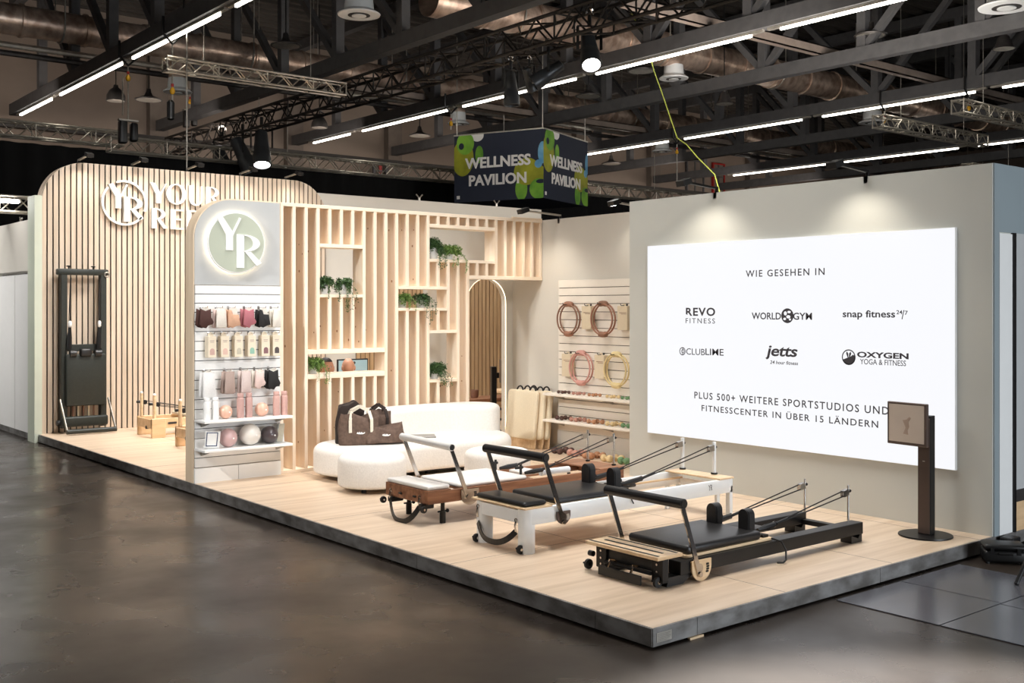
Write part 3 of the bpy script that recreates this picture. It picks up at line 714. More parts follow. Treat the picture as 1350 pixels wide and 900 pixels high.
MB().prism([(-.004, -.04), (.004, -.04), (.022, .038), (.014, .038)], (SX-.0045, .775, 1.78), RT, UP, (-.0006, 0, 0)).build('stroke', 'screen_ink', sn)
cl = st('CLUB', 3.095, 1.388, .25, .066, .0, name='logo'); st('LIME', 2.845, 1.393, .235, .066, .009, parent=cl)
MB().ring(circ(.042), circ(.033), (SX-.0045, 3.272, 1.388), RT, UP, (-.0006, 0, 0)).prism([(-.004, -.04), (.004, -.04), (.004, .04), (-.004, .04)], (SX-.0045, 3.268, 1.388), RT, UP, (-.0006, 0, 0)).ring(circ(.022), circ(.015), (SX-.0045, 3.265, 1.388), RT, UP, (-.0006, 0, 0)).build('lime_emblem', 'screen_ink', cl)
jt = st('jetts', 2.03, 1.41, .37, .135, .022, .95, .18, name='logo'); st('24 hour fitness', 2.0, 1.319, .32, .034, .012, 1, .15, parent=jt)
ox = st('OXYGEN', .963, 1.424, .5, .052, .035, 1.0, name='logo'); st('YOGA & FITNESS', .96, 1.363, .445, .048, .004, parent=ox)
MB().ring(circ(.07), circ(.06), (SX-.0045, 1.298, 1.396), RT, UP, (-.0006, 0, 0)).prism([(.068*math.cos(PI+i*PI/14+.35), .068*math.sin(PI+i*PI/14+.35)) for i in range(15)], (SX-.0045, 1.298, 1.396), RT, UP, (-.0006, 0, 0)).build('leaf_emblem', 'screen_ink', ox)
lf = MB()
for a in (.5, 1.2, 1.9): lf.prism([(.0, -.03), (.045*math.cos(a)+.01, .045*math.sin(a)-.01), (.055*math.cos(a), .055*math.sin(a)), (.045*math.cos(a)-.012, .045*math.sin(a)-.008)], (SX-.0046, 1.298, 1.396), RT, UP, (-.0006, 0, 0))
lf.build('leaf_blade', 'screen_ink', ox)
st('PLUS 500+ WEITERE SPORTSTUDIOS UND', 2.005, .945, 2.21, .07, .01, 1.22)
st('FITNESSCENTER IN ÜBER 15 LÄNDERN', 2.008, .826, 2.01, .075, .01, 1.22)

# ------------------------------------------------------------------ timber partition with open shelves
YT, DT = 6.57, .23
tp = thing('timber_partition', 'open pine stud partition with square shelf openings between sign panel and side wall', 'partition', (1.0, YT, 0))
OPEN = [(3, 7, 1.956, 2.567), (10, 15, 1.801, 2.098), (13, 20, 2.401, 2.865), (13, 16, .922, 1.563), (2, 9, 1.034, 1.363)]
BARS = [(.036, .041), (.036, .036), (.036, .043), (.038, .037), (.056, .05)]
sx = lambda i: .997 + .151*i
for i in range(26):
    z0 = .036 if i <= 17 else 2.245
    cuts = sorted([(a, b) for l, r_, a, b in OPEN if l < i < r_])
    lo = z0; pieces = []
    for a, b in cuts:
        pieces.append((lo, a)); lo = b
    pieces.append((lo, 2.965))
    for a, b in pieces:
        j = random.uniform(-.004, .004)
        m_ = MB().rbox(sx(i), YT+j*.3, a, sx(i)+.04, YT+DT, b, .003, 1)
        o = m_.build('stud', 'pine', tp)
kn = MB()
for q in range(46):
    i = random.randint(0, 17); z = random.uniform(.15, 2.9)
    if any(l < i < r_ and a-.05 < z < b+.05 for l, r_, a, b in OPEN): continue
    y = YT + random.uniform(.04, .2); r_ = random.uniform(.008, .016)
    kn.lathe([(r_, -.002), (r_*.98, .0003), (.001, .0004)], (sx(i), y, z), 8, (-1, 0, 0))
kn.build('wood_knot', 'pine_knot', tp)
MB().rbox(.997, YT-.002, 2.965, 4.815, YT+DT+.002, 3.005, .003, 1).build('header', 'pine_x', tp)
MB().rbox(1.0, YT-.002, 0, 3.60, YT+DT+.002, .036, .003, 1).build('sill', 'pine_x', tp)
MB().rbox(sx(17)+.04, YT-.002, 2.201, 4.815, YT+DT+.002, 2.246, .003, 1).build('door_lintel', 'pine_x', tp)
for (l, r_, a, b), (hb, ht) in zip(OPEN, BARS):
    MB().rbox(sx(l)+.04, YT-.002, a, sx(r_), YT+DT+.002, a+hb, .003, 1).build('shelf_board', 'pine_x', tp)
    MB().rbox(sx(l)+.04, YT-.002, b-ht, sx(r_), YT+DT+.002, b, .003, 1).build('top_board', 'pine_x', tp)
MB().box(4.3, YT-.01, 3.005, 4.8, YT+.02, 3.02).build('cap', 'pine_x', tp)

# ------------------------------------------------------------------ sign panel at the corner
M['panel_wood'] = mat('panel_wood', S(238, 216, 188), .45, c2=S(226, 202, 172), nscale=(16, 16, 1.2), detail=5)
sp = thing('sign_panel', 'tall wooden end panel with rounded corner and round glowing sign above the white shop wall', 'display panel', (.5, YT, 0))
poly = [(0, 0)] + [(.43-.43*math.cos(PI/2*i/20), 2.575+.43*math.sin(PI/2*i/20)) for i in range(21)] + [(.995, 3.005), (.995, 0)]
MB().prism(poly, (0, YT+.002, 0), (1, 0, 0), (0, 0, 1), (0, .205, 0)).build('carcass', 'panel_wood', sp, smooth=30)
poly2 = [(.012, 2.082)] + [(.012+.42-.42*math.cos(PI/2*i/20), 2.572+.42*math.sin(PI/2*i/20)) for i in range(21)] + [(.988, 2.992), (.988, 2.082)]
MB().prism(poly2, (0, YT-.006, 0), (1, 0, 0), (0, 0, 1), (0, .008, 0)).build('grey_front', 'grey_panel', sp)
dc = (.455, YT, 2.532); R = .327
MB().ring(circ(R-.02, 48), circ(R-.05, 48), (dc[0], YT-.012, dc[2]), (1, 0, 0), (0, 0, 1), (0, -.02, 0)).build('light_ring', 'halo', sp)
sd_ = MB().lathe([(R-.004, 0), (R, .004), (R, .026), (R-.004, .03), (.01, .03)], (dc[0], YT-.036, dc[2]), 64, (0, -1, 0)).build('round_sign', 'letter_white', sp, smooth=40)
MB().lathe([(R-.014, 0), (R-.014, .003), (.01, .003)], (dc[0], YT-.0665, dc[2]), 64, (0, -1, 0)).build('sign_face', 'sage', sd_, smooth=40)
GY = [[(-.70, .77), (-.51, .845), (-.16, .36), (-.15, .22), (-.15, -.25), (-.39, -.25), (-.39, .25)], [(-.16, .36), (.07, .83), (.14, .80), (-.15, .22)]]
def bowl(cx, cy, ro, so, ri, si, dx=0, n=14):
    o = [(cx + ro*math.sin(PI*i/n), cy + so*math.cos(PI*i/n)) for i in range(n+1)]; q = [(cx + dx + ri*math.sin(PI*i/n), cy + si*math.cos(PI*i/n)) for i in range(n+1)]
    return [[o[i], o[i+1], q[i+1], q[i]] for i in range(n)]
GR = [[(-.02, .28), (.24, .28), (.24, -.82), (-.02, -.82)]] + bowl(.22, -.005, .58, .285, .34, .245) + [[(.27, -.30), (.48, -.28), (.86, -.64), (.68, -.74)]]
def glyphs(polys, o, s, nrm, d, name, m, parent, u=(1, 0, 0), v=(0, 0, 1), sy=1):
    mb = MB()
    for p in polys: mb.prism([(x*s, y*s*sy) for x, y in p], o, u, v, V(nrm)*d)
    return mb.build(name, m, parent)
glyphs(GY, (dc[0], YT-.0695, dc[2]), R, (0, -1, 0), .012, 'letter', 'letter_white', sd_)
glyphs(GR, (dc[0], YT-.0695, dc[2]), R, (0, -1, 0), .012, 'letter', 'letter_white', sd_)

# big white lettering on the slatted wall
ls = thing('wall_lettering', 'raised white lettering and round monogram on the tall slatted wall', 'lettering', (2.0, SY, 3.3))
LY = SY - .005
def unit(x0, z0, wd, ht, polys, name='letter', d=.05):
    mb = MB()
    for p in polys: mb.prism([(x*wd, y*ht) for x, y in p], (x0, LY-.012, z0), (1, 0, 0), (0, 0, 1), (0, -d, 0))
    o = mb.build(name, 'letter_white', ls); return o
rc = []
c0_, R2 = (1.235, 3.435), .345
a0, a1 = math.radians(112), math.radians(-222+360*0)
N = 60; arc_o = []; arc_i = []
A0, A1 = math.radians(-20), math.radians(105)
ring_polys = []
def ring_arc(a, b, n):
    for i in range(n):
        t, u_ = a+(b-a)*i/n, a+(b-a)*(i+1)/n
        ring_polys.append([(R2*math.cos(t), R2*math.sin(t)), (R2*math.cos(u_), R2*math.sin(u_)), ((R2-.03)*math.cos(u_), (R2-.03)*math.sin(u_)), ((R2-.03)*math.cos(t), (R2-.03)*math.sin(t))])
for a_, b_, n_ in ((-20, 112, 26), (138, 322, 40)):
    ring_polys = []; ring_arc(math.radians(a_), math.radians(b_), n_); mb = MB()
    for p in ring_polys: mb.prism(p, (c0_[0], LY-.012, c0_[1]), (1, 0, 0), (0, 0, 1), (0, -.05, 0))
    mb.build('monogram_arc', 'letter_white', ls)
glyphs(GY, (c0_[0], LY-.012, c0_[1]), .345, (0, -1, 0), .05, 'letter', 'letter_white', ls)
glyphs(GR, (c0_[0], LY-.012, c0_[1]), .345, (0, -1, 0), .05, 'letter', 'letter_white', ls)
uY = [[(0, 1), (.3, 1), (.62, .5), (.66, .38), (.66, 0), (.36, 0), (.36, .42)], [(.62, .5), (.92, 1), (1.0, 1), (.66, .38)]]
def uO(n=28):
    o = [(.5+.5*math.cos(2*PI*i/n), .5+.52*math.sin(2*PI*i/n)) for i in range(n)]; q = [(.5+.31*math.cos(2*PI*i/n), .5+.47*math.sin(2*PI*i/n)) for i in range(n)]
    return [[o[i], o[(i+1) % n], q[(i+1) % n], q[i]] for i in range(n)]
uU = [[(0, 1), (.27, 1), (.27, .3), (0, .3)], [(.86, 1), (.94, 1), (.94, .3), (.86, .3)]]
n = 14
o_ = [(.47-.47*math.cos(PI*i/n), .3-.32*math.sin(PI*i/n)) for i in range(n+1)]; q_ = [(.565-.295*math.cos(PI*i/n), .3-.27*math.sin(PI*i/n)) for i in range(n+1)]
uU += [[o_[i], o_[i+1], q_[i+1], q_[i]] for i in range(n)]
uR = [[(0, 0), (.3, 0), (.3, 1), (0, 1)]] + bowl(.28, .72, .58, .28, .34, .23) + [[(.32, .47), (.55, .45), (1.0, .02), (.74, 0)]]
uE = [[(0, 0), (.36, 0), (.36, 1), (0, 1)], [(.36, .93), (1, .93), (1, 1), (.36, 1)], [(.36, .47), (.85, .47), (.85, .54), (.36, .54)], [(.36, 0), (1, 0), (1, .07), (.36, .07)]]
uF = uE[:3]
uM = [[(0, 0), (.1, 0), (.1, 1), (0, 1)], [(.1, 1), (.3, 1), (.56, .2), (.46, 0), (.1, .75)], [(.46, 0), (.56, .2), (.75, .75), (.75, .5)], [(.74, 0), (1, 0), (1, 1), (.8, 1), (.74, .8)]]
for x0, wd, g in ((1.63, .26, uY), (1.885, .32, uO()), (2.255, .23, uU), (2.54, .24, uR)): unit(x0, 3.465, wd, .31, g)
xx = 1.655
for wd, g in ((.25, uR), (.2, uE), (.2, uF), (.33, uO()), (.25, uR), (.34, uM), (.2, uE), (.25, uR)): unit(xx, 3.07, wd, .31, g); xx += wd+.055

# ------------------------------------------------------------------ white slatwall with shelves in the sign panel
wp = thing('slatwall_panel', 'white grooved shop wall panel with hooks under the round sign', 'shop wall', (.5, YT, 0))
MB().box(.012, YT-.004, .158, .988, YT+.001, 2.078).build('groove_back', 'duct_dark', wp)
bd = MB(); z = .16
edges = [.16, .262, .364, .466, .568, .67, .772, .874, .976, 1.078, 1.18, 1.282, 1.384, 1.486, 1.588, 1.69, 1.79, 1.885, 1.982, 2.078]
for a, b in zip(edges, edges[1:]): bd.rbox(.012, YT-.022, a+.004, .988, YT-.003, b-.004, .002, 1)
bd.build('grooved_board', 'white_lam', wp)
for a, b in ((.006, .490), (.494, .992)): MB().box(a, YT-.028, .0, b, YT+.001, .154).build('kick_panel', 'white_lam', wp)
def hook(x, z, ln=.17):
    MB().box(x-.012, YT-.026, z-.02, x+.012, YT-.02, z+.02).tube([(x, YT-.024, z), (x, YT-.024-ln, z), (x, YT-.034-ln, z+.018)], .004, 6).build('hook', 'chrome', wp)
def wall_shelf(z, lab):
    t = thing('wall_shelf', lab, 'shelf', (.5, YT-.15, z), 'white shelves on the slatwall')
    MB().rbox(.0, YT-.29, z-.028, 1.0, YT-.024, z, .004, 1).build('shelf_board', 'white_lam', t)
    for x in (.07, .93): MB().prism([(0, 0), (.2, 0), (.2, -.012), (0, -.06)], (x, YT-.024, z-.029), (0, -1, 0), (0, 0, 1), (.012, 0, 0)).build('bracket', 'galv', t)
wall_shelf(.672, 'upper white shelf holding the bottles'); wall_shelf(.372, 'lower white shelf holding the three large balls')

# socks and bands on the hooks
def garment(x, zt, zb, wd, mats, lab, kind, shape='sock'):
    t = thing(kind, lab, 'socks' if 'sock' in kind else 'exercise band', (x, YT-.12, zt), 'packs on the upper hooks' if zt > 1.5 else 'packs on the lower hooks')
    H = zt-zb; hook(x, zt+.012)
    for k, (dy, m_) in enumerate(zip((0, -.05), mats)):
        if shape == 'sock': p = [(-.42, .02), (-.05, -.1), (.3, .0), (.34, -.45), (.5, -.68), (.42, -.8), (.12, -.86), (-.02, -1), (-.3, -.95), (-.5, -.82), (-.44, -.4)]
        elif shape == 'low': p = [(-.45, -.25), (-.4, -.02), (-.2, -.05), (-.1, -.28), (.35, -.3), (.5, -.85), (.2, -.9), (-.1, -1), (-.48, -.9)]
        else: p = [(-.38, 0), (.38, 0), (.42, -.5), (.46, -.96), (.3, -1), (-.3, -1), (-.46, -.96), (-.42, -.5)]
        mb = MB(); o = V((x - .012 + k*.02, YT-.1+dy, zt)); 
        nn = len(p); A = [o + V((px*wd, 0, py*H)) for px, py in p]; cen = sum(A, V())/nn
        ring_ = [[cen+(a-cen)*s_ + V((0, yy, 0)) for a in A] for s_, yy in ((.86, .016), (1, .006), (1, -.006), (.86, -.016))]
        vs = [v for r_ in ring_ for v in r_]; fs = [tuple(range(nn))[::-1], tuple(range(3*nn, 4*nn))]
        for q in range(3): fs += [(q*nn+i, q*nn+(i+1) % nn, (q+1)*nn+(i+1) % nn, (q+1)*nn+i) for i in range(nn)]
        mb.add(vs, fs).build('sock' if 'sock' in kind else 'band', m_, t, smooth=60)
    MB().prism([(math.cos(a)*wd*.26, math.sin(a)*wd*.26) for a in [PI*i/10 for i in range(11)]] + [(-wd*.3, -.06), (wd*.3, -.06)][::1], (x+.014, YT-.135, zt-.018), (1, 0, 0), (0, 0, 1), (0, .003, 0)).build('header_card', 'card_white', t)
M['card_white'] = mat('card_white', S(238, 230, 218), .6, noise=.03)
def cm(n, *c): M[n] = mat(n, S(*c), .8, noise=.06, nscale=(60, 60, 60)); return n
g1, g2, g3, g4, g5, g6, g7, g8, g9 = cm('choc', 78, 48, 42), cm('blush', 226, 200, 192), cm('tan', 214, 168, 138), cm('rose', 178, 108, 116), cm('ink', 32, 30, 31), cm('ivory', 232, 224, 212), cm('taupe', 178, 156, 146), cm('pinkgrey', 214, 196, 190), cm('snow', 238, 236, 234)
GS = [(.07, g1, g1, 'sock', 'dark chocolate grip socks on the first upper hook', .16), (.235, g2, g6, 'band', 'blush and ivory sock pack beside the chocolate pair', .13), (.375, g3, g3, 'low', 'tan grip socks, third pack on the upper hooks', .15),
      (.555, g4, g4, 'sock', 'rose pink grip socks on the upper hooks', .15), (.725, g5, g5, 'low', 'black strappy grip socks on the upper hooks', .14), (.87, g6, g6, 'band', 'ivory sock pack with black trim at the right upper hook', .11)]
for x, a, b, shp, lab, wd in GS: garment(x, 1.825, 1.625, wd, (a, b), lab, 'grip_socks', shp)
for x, a, b, shp, lab, wd, zb in [(.10, g9, g9, 'band', 'white long sock pack on the first lower hook', .16, .90), (.33, g7, g7, 'band', 'taupe folded sock pack on the lower hooks', .13, .93), (.515, g8, g8, 'band', 'pale pinkish sock pack on the middle lower hook', .13, .93),
      (.675, g6, g2, 'sock', 'ivory sock pack left of the black one on the lower hooks', .13, .965), (.84, g5, g5, 'sock', 'crumpled black sock pack on the last lower hook', .15, .95)]:
    garment(x, 1.165, zb, wd, (a, b), lab, 'grip_socks', shp)
# six slim boxes with an arched window print
IC = [cm('ic_pink', 208, 172, 160), cm('ic_peach', 226, 190, 174), cm('ic_grey', 198, 190, 170), cm('ic_green', 150, 190, 170), cm('ic_plum', 138, 100, 104), cm('ic_black', 82, 74, 74)]
nm = ['dusty pink', 'pale peach', 'grey-beige', 'mint green', 'plum', 'black']
for i, x in enumerate((.155, .30, .455, .605, .765, .895)):
    t = thing('boxed_band', 'slim cream box with a %s arched print hanging on the shop wall' % nm[i], 'box', (x, YT-.12, 1.3), 'cream boxes on the middle hooks')
    hook(x, 1.565, .15)
    a, b = x-.048, x+.042
    MB().rbox(a, YT-.13, 1.315, b, YT-.045, 1.54, .003, 1).build('carton', 'cream_card', t)
    MB().prism([(-.03, 0), (.03, 0), (.03, .03), (.012, .045), (-.012, .045), (-.03, .03)], (x-.003, YT-.09, 1.535), (1, 0, 0), (0, 0, 1), (0, .002, 0)).build('hang_tab', 'cream_card', t)
    MB().prism([(-.026, 0), (.026, 0), (.026, .042)] + [(.026*math.cos(q), .042+.026*math.sin(q)) for q in [PI*k/8 for k in range(1, 8)]] + [(-.026, .042)], (x-.003, YT-.1302, 1.345), (1, 0, 0), (0, 0, 1), (0, -.0012, 0)).build('arched_print', IC[i], t)
    MB().box(x-.03, YT-.1312, 1.49, x+.02, YT-.1302, 1.496).box(x-.025, YT-.1312, 1.475, x+.015, YT-.1302, 1.48).build('print_line', 'taupe', t)

# bottles and balls
def bottle(x, m_, h, lab, grp):
    t = thing('drinking_bottle', lab, 'bottle', (x, YT-.16, .672), grp)
    MB().lathe([(.034, 0), (.038, .006), (.038, h*.76), (.035, h*.8), (.027, h*.83), (.027, h*.84)], (x, YT-.17, .672), 24).build('flask', m_, t, smooth=40)
    MB().lathe([(.031, 0), (.032, .004), (.032, h*.13), (.03, h*.145), (.02, h*.15)], (x, YT-.17, .672+h*.842), 20).build('cap', m_, t, smooth=40)
    MB().lathe([(.0385, 0), (.0385, .004), (.037, .005)], (x, YT-.17, .672+h*.74), 20).build('neck_ring', m_, t, smooth=40)
cm('bottle_pink', 206, 166, 156); cm('bottle_rose', 198, 160, 152); M['bottle_white'] = M['white_lam']
for x, m_, h, lab in ((.075, 'bottle_white', .235, 'white bottle at the left end of the upper shelf'), (.168, 'bottle_white', .235, 'white bottle second from the left on the upper shelf'),
                   (.448, 'bottle_rose', .262, 'dusty rose bottle right of the first peach ball'), (.545, 'bottle_rose', .262, 'dusty rose bottle left of the second peach ball'),
                   (.865, 'bottle_pink', .262, 'pale pink bottle second from the right end of the upper shelf'), (.958, 'bottle_pink', .262, 'pale pink bottle at the right end of the upper shelf')):
    bottle(x, m_, h, lab, 'bottles on the upper shelf')
def ball(x, z, r, m_, lab, grp):
    t = thing('pilates_ball', lab, 'ball', (x, YT-.155, z), grp)
    MB().ball((x, YT-.155, z+r), r, 32, 20).build('ball_skin', m_, t, smooth=180)
    MB().lathe([(.009, 0), (.009, .003), (.004, .004)], (x+r*.2, YT-.155-r*.975, z+r), 10, (0, -1, 0)).build('valve_plug', 'letter_white', t)
def bm_(n, *c): M[n] = mat(n, S(*c), .28, noise=.03, coat=.2); return n
ball(.287, .672, .072, bm_('ball_peach', 232, 184, 160), 'peach ball between the white and the rose bottles', 'small peach balls'); ball(.70, .672, .074, 'ball_peach', 'peach ball between the rose and the pale pink bottles', 'small peach balls')
ball(.315, .372, .098, bm_('ball_pink', 208, 172, 170), 'large dusty pink ball on the lower shelf', 'large balls'); ball(.565, .372, .114, bm_('ball_white', 228, 222, 214), 'largest ball, off-white, in the middle of the lower shelf', 'large balls'); ball(.79, .372, .095, bm_('ball_dark', 74, 64, 66), 'dark brown glossy ball on the lower shelf', 'large balls')
t = thing('picture_stand', 'white card stand with dark blue frame at the left end of the lower shelf', 'card stand', (.12, YT-.18, .372))
mm = Matrix.Translation((.105, YT-.2, .372)) @ Matrix.Rotation(math.radians(12), 4, 'X') @ Matrix.Rotation(math.radians(-12), 4, 'Z')
def mbm(mb): mb.v = [tuple(mm @ V(p)) for p in mb.v]; return mb
mbm(MB().box(-.065, 0, 0, .085, .012, .185).box(-.065, 0, 0, .085, .09, .012)).build('stand', 'white_lam', t)
mbm(MB().ring([(-.055, .03), (.06, .03), (.06, .18), (-.055, .18)], [(-.047, .038), (.052, .038), (.052, .172), (-.047, .172)], (0, 0, 0), (1, 0, 0), (0, 0, 1), (0, -.003, 0))).build('blue_border', cm('border_navy', 50, 62, 100), t)
mbm(MB().box(-.046, -.0015, .039, .051, 0, .171)).build('card', 'letter_white', t)
t = thing('leaflet_holder', 'clear leaflet holder leaning right of the dark ball', 'leaflet holder', (.9, YT-.17, .372))
M['acrylic'] = mat('acrylic', S(196, 202, 202), .1, noise=.02); 
MB().prism([(0, 0), (.07, 0), (.095, .2), (.025, .2)], (.885, YT-.13, .374), (.9, -.3, 0), (0, 0, 1), (0, .006, 0)).build('pane', 'acrylic', t)
MB().prism([(.004, .005), (.066, .005), (.09, .195), (.03, .195)], (.885, YT-.133, .374), (.9, -.3, 0), (0, 0, 1), (0, -.002, 0)).build('leaflet', 'ic_grey', t)
t = thing('white_bag', 'small white fabric pouch at the right end of the lower shelf', 'pouch', (.965, YT-.1, .372))
MB().prism([(-.05, 0), (.05, 0), (.045, .08), (.02, .17), (-.005, .2), (-.03, .19), (-.045, .1)], (.945, YT-.10, .374), (1, 0, 0), (0, 0, 1), (0, .05, 0)).build('pouch', 'snow', t, smooth=50)
# ------------------------------------------------------------------ side wall display
sp2 = thing('slatwall_panel', 'cream grooved shop wall panel with rings on the side wall', 'shop wall', (XW, 5.15, .25))
MB().box(XW-.012, 4.08, .25, XW-.001, 6.22, 2.17).build('groove_back', 'brown_gap', sp2)
bd = MB(); z = .25
while z < 2.14:
    bd.rbox(XW-.032, 4.08, z+.004, XW-.011, 4.53, z+.098, .002, 1).rbox(XW-.032, 4.534, z+.004, XW-.011, 6.22, z+.098, .002, 1); z += .1025
bd.build('grooved_board', 'warm_lam', sp2)
FX = XW-.032
def side_shelf(z, lab):
    t = thing('wall_shelf', lab, 'shelf', (4.68, 5.15, z), 'cream shelves on the side wall')
    MB().rbox(4.55, 4.08, z-.032, FX, 6.26, z, .004, 1).build('shelf_board', 'warm_lam', t)
    for y in (4.3, 5.2, 6.1): MB().prism([(0, 0), (.18, 0), (.18, -.012), (0, -.06)], (FX, y, z-.033), (-1, 0, 0), (0, 0, 1), (0, .012, 0)).build('bracket', 'galv', t)
side_shelf(.742, 'upper cream shelf on the side wall'); side_shelf(.405, 'lower cream shelf on the side wall')
def shook(y, z, ln=.16): MB().box(FX-.005, y-.012, z-.02, FX+.001, y+.012, z+.02).tube([(FX-.003, y, z), (FX-.003-ln, y, z), (FX-.013-ln, y, z+.02)], .005, 6).build('hook', 'black', sp2)
def ring_item(y, z, m_, m2, lab):
    t = thing('pilates_ring', lab, 'exercise ring', (FX-.08, y, z), 'exercise rings on the side wall')
    shook(y, z+.185)
    for dx in (-.05, -.1):
        MB().tube([(FX+dx, y+.188*math.cos(2*PI*i/48), z+.192*math.sin(2*PI*i/48)) for i in range(48)], .011, 8, closed=True).build('hoop', m_, t, smooth=60)
    for s in (-1, 1):
        MB().tube([(FX-.075, y+.19*math.cos(a), z+.192*math.sin(a)) for a in [s*PI/2 + (k-4)*.1 for k in range(9)]], [.02, .034, .036, .036, .036, .036, .036, .034, .02], 10).build('grip_pad', m2, t, smooth=60)
cm('ring_brown', 138, 100, 80); cm('ring_brown2', 158, 112, 90); cm('ring_pink', 206, 152, 140); cm('ring_yellow', 226, 204, 152)
ring_item(5.94, 1.695, 'ring_brown', 'ring_brown2', 'brown exercise ring hanging at the top left of the side wall'); ring_item(5.307, 1.70, 'ring_brown2', 'ring_brown', 'reddish brown exercise ring between two cream boxes')
ring_item(5.705, 1.08, 'ring_pink', 'ring_pink', 'pink exercise ring in the lower row'); ring_item(5.075, 1.083, 'ring_yellow', 'ring_yellow', 'pale yellow exercise ring in the lower row'); ring_item(4.62, 1.70, cm('ring_grey', 112, 112, 114), 'ring_grey', 'grey exercise ring half hidden behind the screen wall')
for y, z, lab in ((5.60, 1.715, 'cream box between the two brown rings'), (4.965, 1.715, 'cream box right of the reddish brown ring'), (5.975, 1.105, 'cream box left of the pink ring'), (5.367, 1.11, 'cream box between the pink and the yellow ring')):
    t = thing('hanging_box', lab, 'box', (FX-.05, y, z-.145), 'cream boxes on the side wall'); shook(y, z+.15, .1)
    MB().rbox(FX-.085, y-.085, z-.145, FX-.012, y+.085, z+.145, .003, 1).build('carton', 'cream_side', t)
    MB().box(FX-.0865, y-.07, z+.06, FX-.085, y+.05, z+.066).box(FX-.0865, y-.07, z+.045, FX-.085, y+.02, z+.05).build('print_line', 'ring_brown', t)
    MB().prism([(-.03, 0), (.03, 0), (.02, .03), (-.02, .03)], (FX-.05, y, z+.143), (0, 1, 0), (0, 0, 1), (.002, 0, 0)).build('hang_tab', 'cream_side', t)
DB = [('dark brown', cm('db_brown', 92, 66, 58)), ('dusty pink', cm('db_pink', 190, 142, 126)), ('tan orange', cm('db_tan', 186, 136, 102)), ('cream', cm('db_cream', 226, 200, 152)), ('green', cm('db_green', 118, 154, 112))]
for row, (x, z, r, ln, ys) in enumerate(((4.63, .742, .021, .075, (5.97, 5.69, 5.40, 5.08, 4.82)), (4.63, .405, .029, .09, (5.99, 5.72, 5.40, 5.07, 4.80)), (4.46, 0, .044, .1, (5.84, 5.55, 5.27, 4.95, 4.66)))):
    rn = ('the upper side shelf', 'the lower side shelf', 'the floor by the side wall')[row]
    for (cn, m_), y in zip(DB, ys):
        for k in (0, 1):
            xx, yy = x + k*r*2.6, y - k*ln*.85 + .03
            t = thing('dumbbell', '%s dumbbell on %s, %s of its pair' % (cn, rn, ('front one', 'rear one')[k]), 'dumbbell', (xx, yy, z), 'dumbbells along the side wall')
            for s in (-1, 1): MB().lathe([(r*.55, -r*.7), (r*.92, -r*.45), (r, 0), (r*.92, r*.45), (r*.55, r*.7)], (xx, yy+s*ln*.5, z+r), 16, (0, 1, 0)).build('weight_head', m_, t, smooth=60)
            MB().cyl((xx, yy-ln*.5, z+r), (xx, yy+ln*.5, z+r), r*.38, 10).build('handle', m_, t, smooth=60)
cm('pad_cream', 234, 220, 192)
def loft(rings, name, m_, parent, smooth=180):
    n = len(rings[0]); vs = [p for r_ in rings for p in r_]; fs = [tuple(range(n))[::-1], tuple(range((len(rings)-1)*n, len(rings)*n))]
    for q in range(len(rings)-1): fs += [(q*n+i, q*n+(i+1) % n, (q+1)*n+(i+1) % n, (q+1)*n+i) for i in range(n)]
    return MB().add(vs, fs).build(name, m_, parent, smooth=smooth)
def puff(outline, z0, z1, r, name, m_, parent, k=6, mp=None):
    c = V((sum(p[0] for p in outline)/len(outline), sum(p[1] for p in outline)/len(outline)))
    nrm = []
    n = len(outline)
    for i in range(n):
        a, b = V(outline[i-1]), V(outline[(i+1) % n]); d = (b-a).normalized(); nrm.append(V((d.y, -d.x)))
    def ins(q): return [(p[0]-nv.x*q, p[1]-nv.y*q) for p, nv in zip(outline, nrm)]
    rings = []
    rings = [[(x, y, z0) for x, y in ins(r*.5)]] + [[(x, y, z0+r*.5*(1-math.cos(PI/2*i/k))) for x, y in ins(r*.5*(1-math.sin(PI/2*i/k)))] for i in range(1, k+1)]
    for i in range(k+1):
        a = PI/2*i/k; rings.append([(x, y, z1 - r*(1-math.sin(a))) for x, y in ins(r*(1-math.cos(a)))])
    rings.append([(x, y, z1+.002) for x, y in ins(r*1.35)])
    if mp: rings = [[mp(p) for p in r_] for r_ in rings]
    return loft(rings, name, m_, parent)
# padded boards leaning on the side wall
for i, (x, y, lab) in enumerate(((4.50, 6.64, 'front cream padded board leaning beside the arch'), (4.575, 6.58, 'middle cream padded board behind the front one'), (4.65, 6.54, 'rear cream padded board touching the side wall'))):
    t = thing('jump_board', lab, 'padded board', (x, y, 0), 'padded boards leaning on the wall')
    mm = Matrix.Translation((x, y, 0.002)) @ Matrix.Rotation(math.radians(6), 4, 'Y')
    mbm(MB().rbox(.0, -.285, .0, .02, .285, .74, .012, 2)).build('board', 'birch', t, smooth=40)
    R_ = .06; ol = []
    for cy, cz, a0 in ((.24, .695, 0), (-.24, .695, PI/2), (-.24, .18, PI), (.24, .18, 1.5*PI)): ol += [(cy+R_*math.cos(a0+PI/2*k/6), cz+R_*math.sin(a0+PI/2*k/6)) for k in range(7)]
    puff(ol, .0, .05, .02, 'pad', 'pad_cream', t, mp=lambda p: tuple(mm @ V((-.002-p[2], p[0], p[1]))))
    for s in (-.14, .12): mbm(MB().tube(arc3((.01, s, .745), .06, 0, PI, 12, (0, 1, 0), (0, 0, 1)), .011, 6)).build('strap', 'black', t, smooth=60)

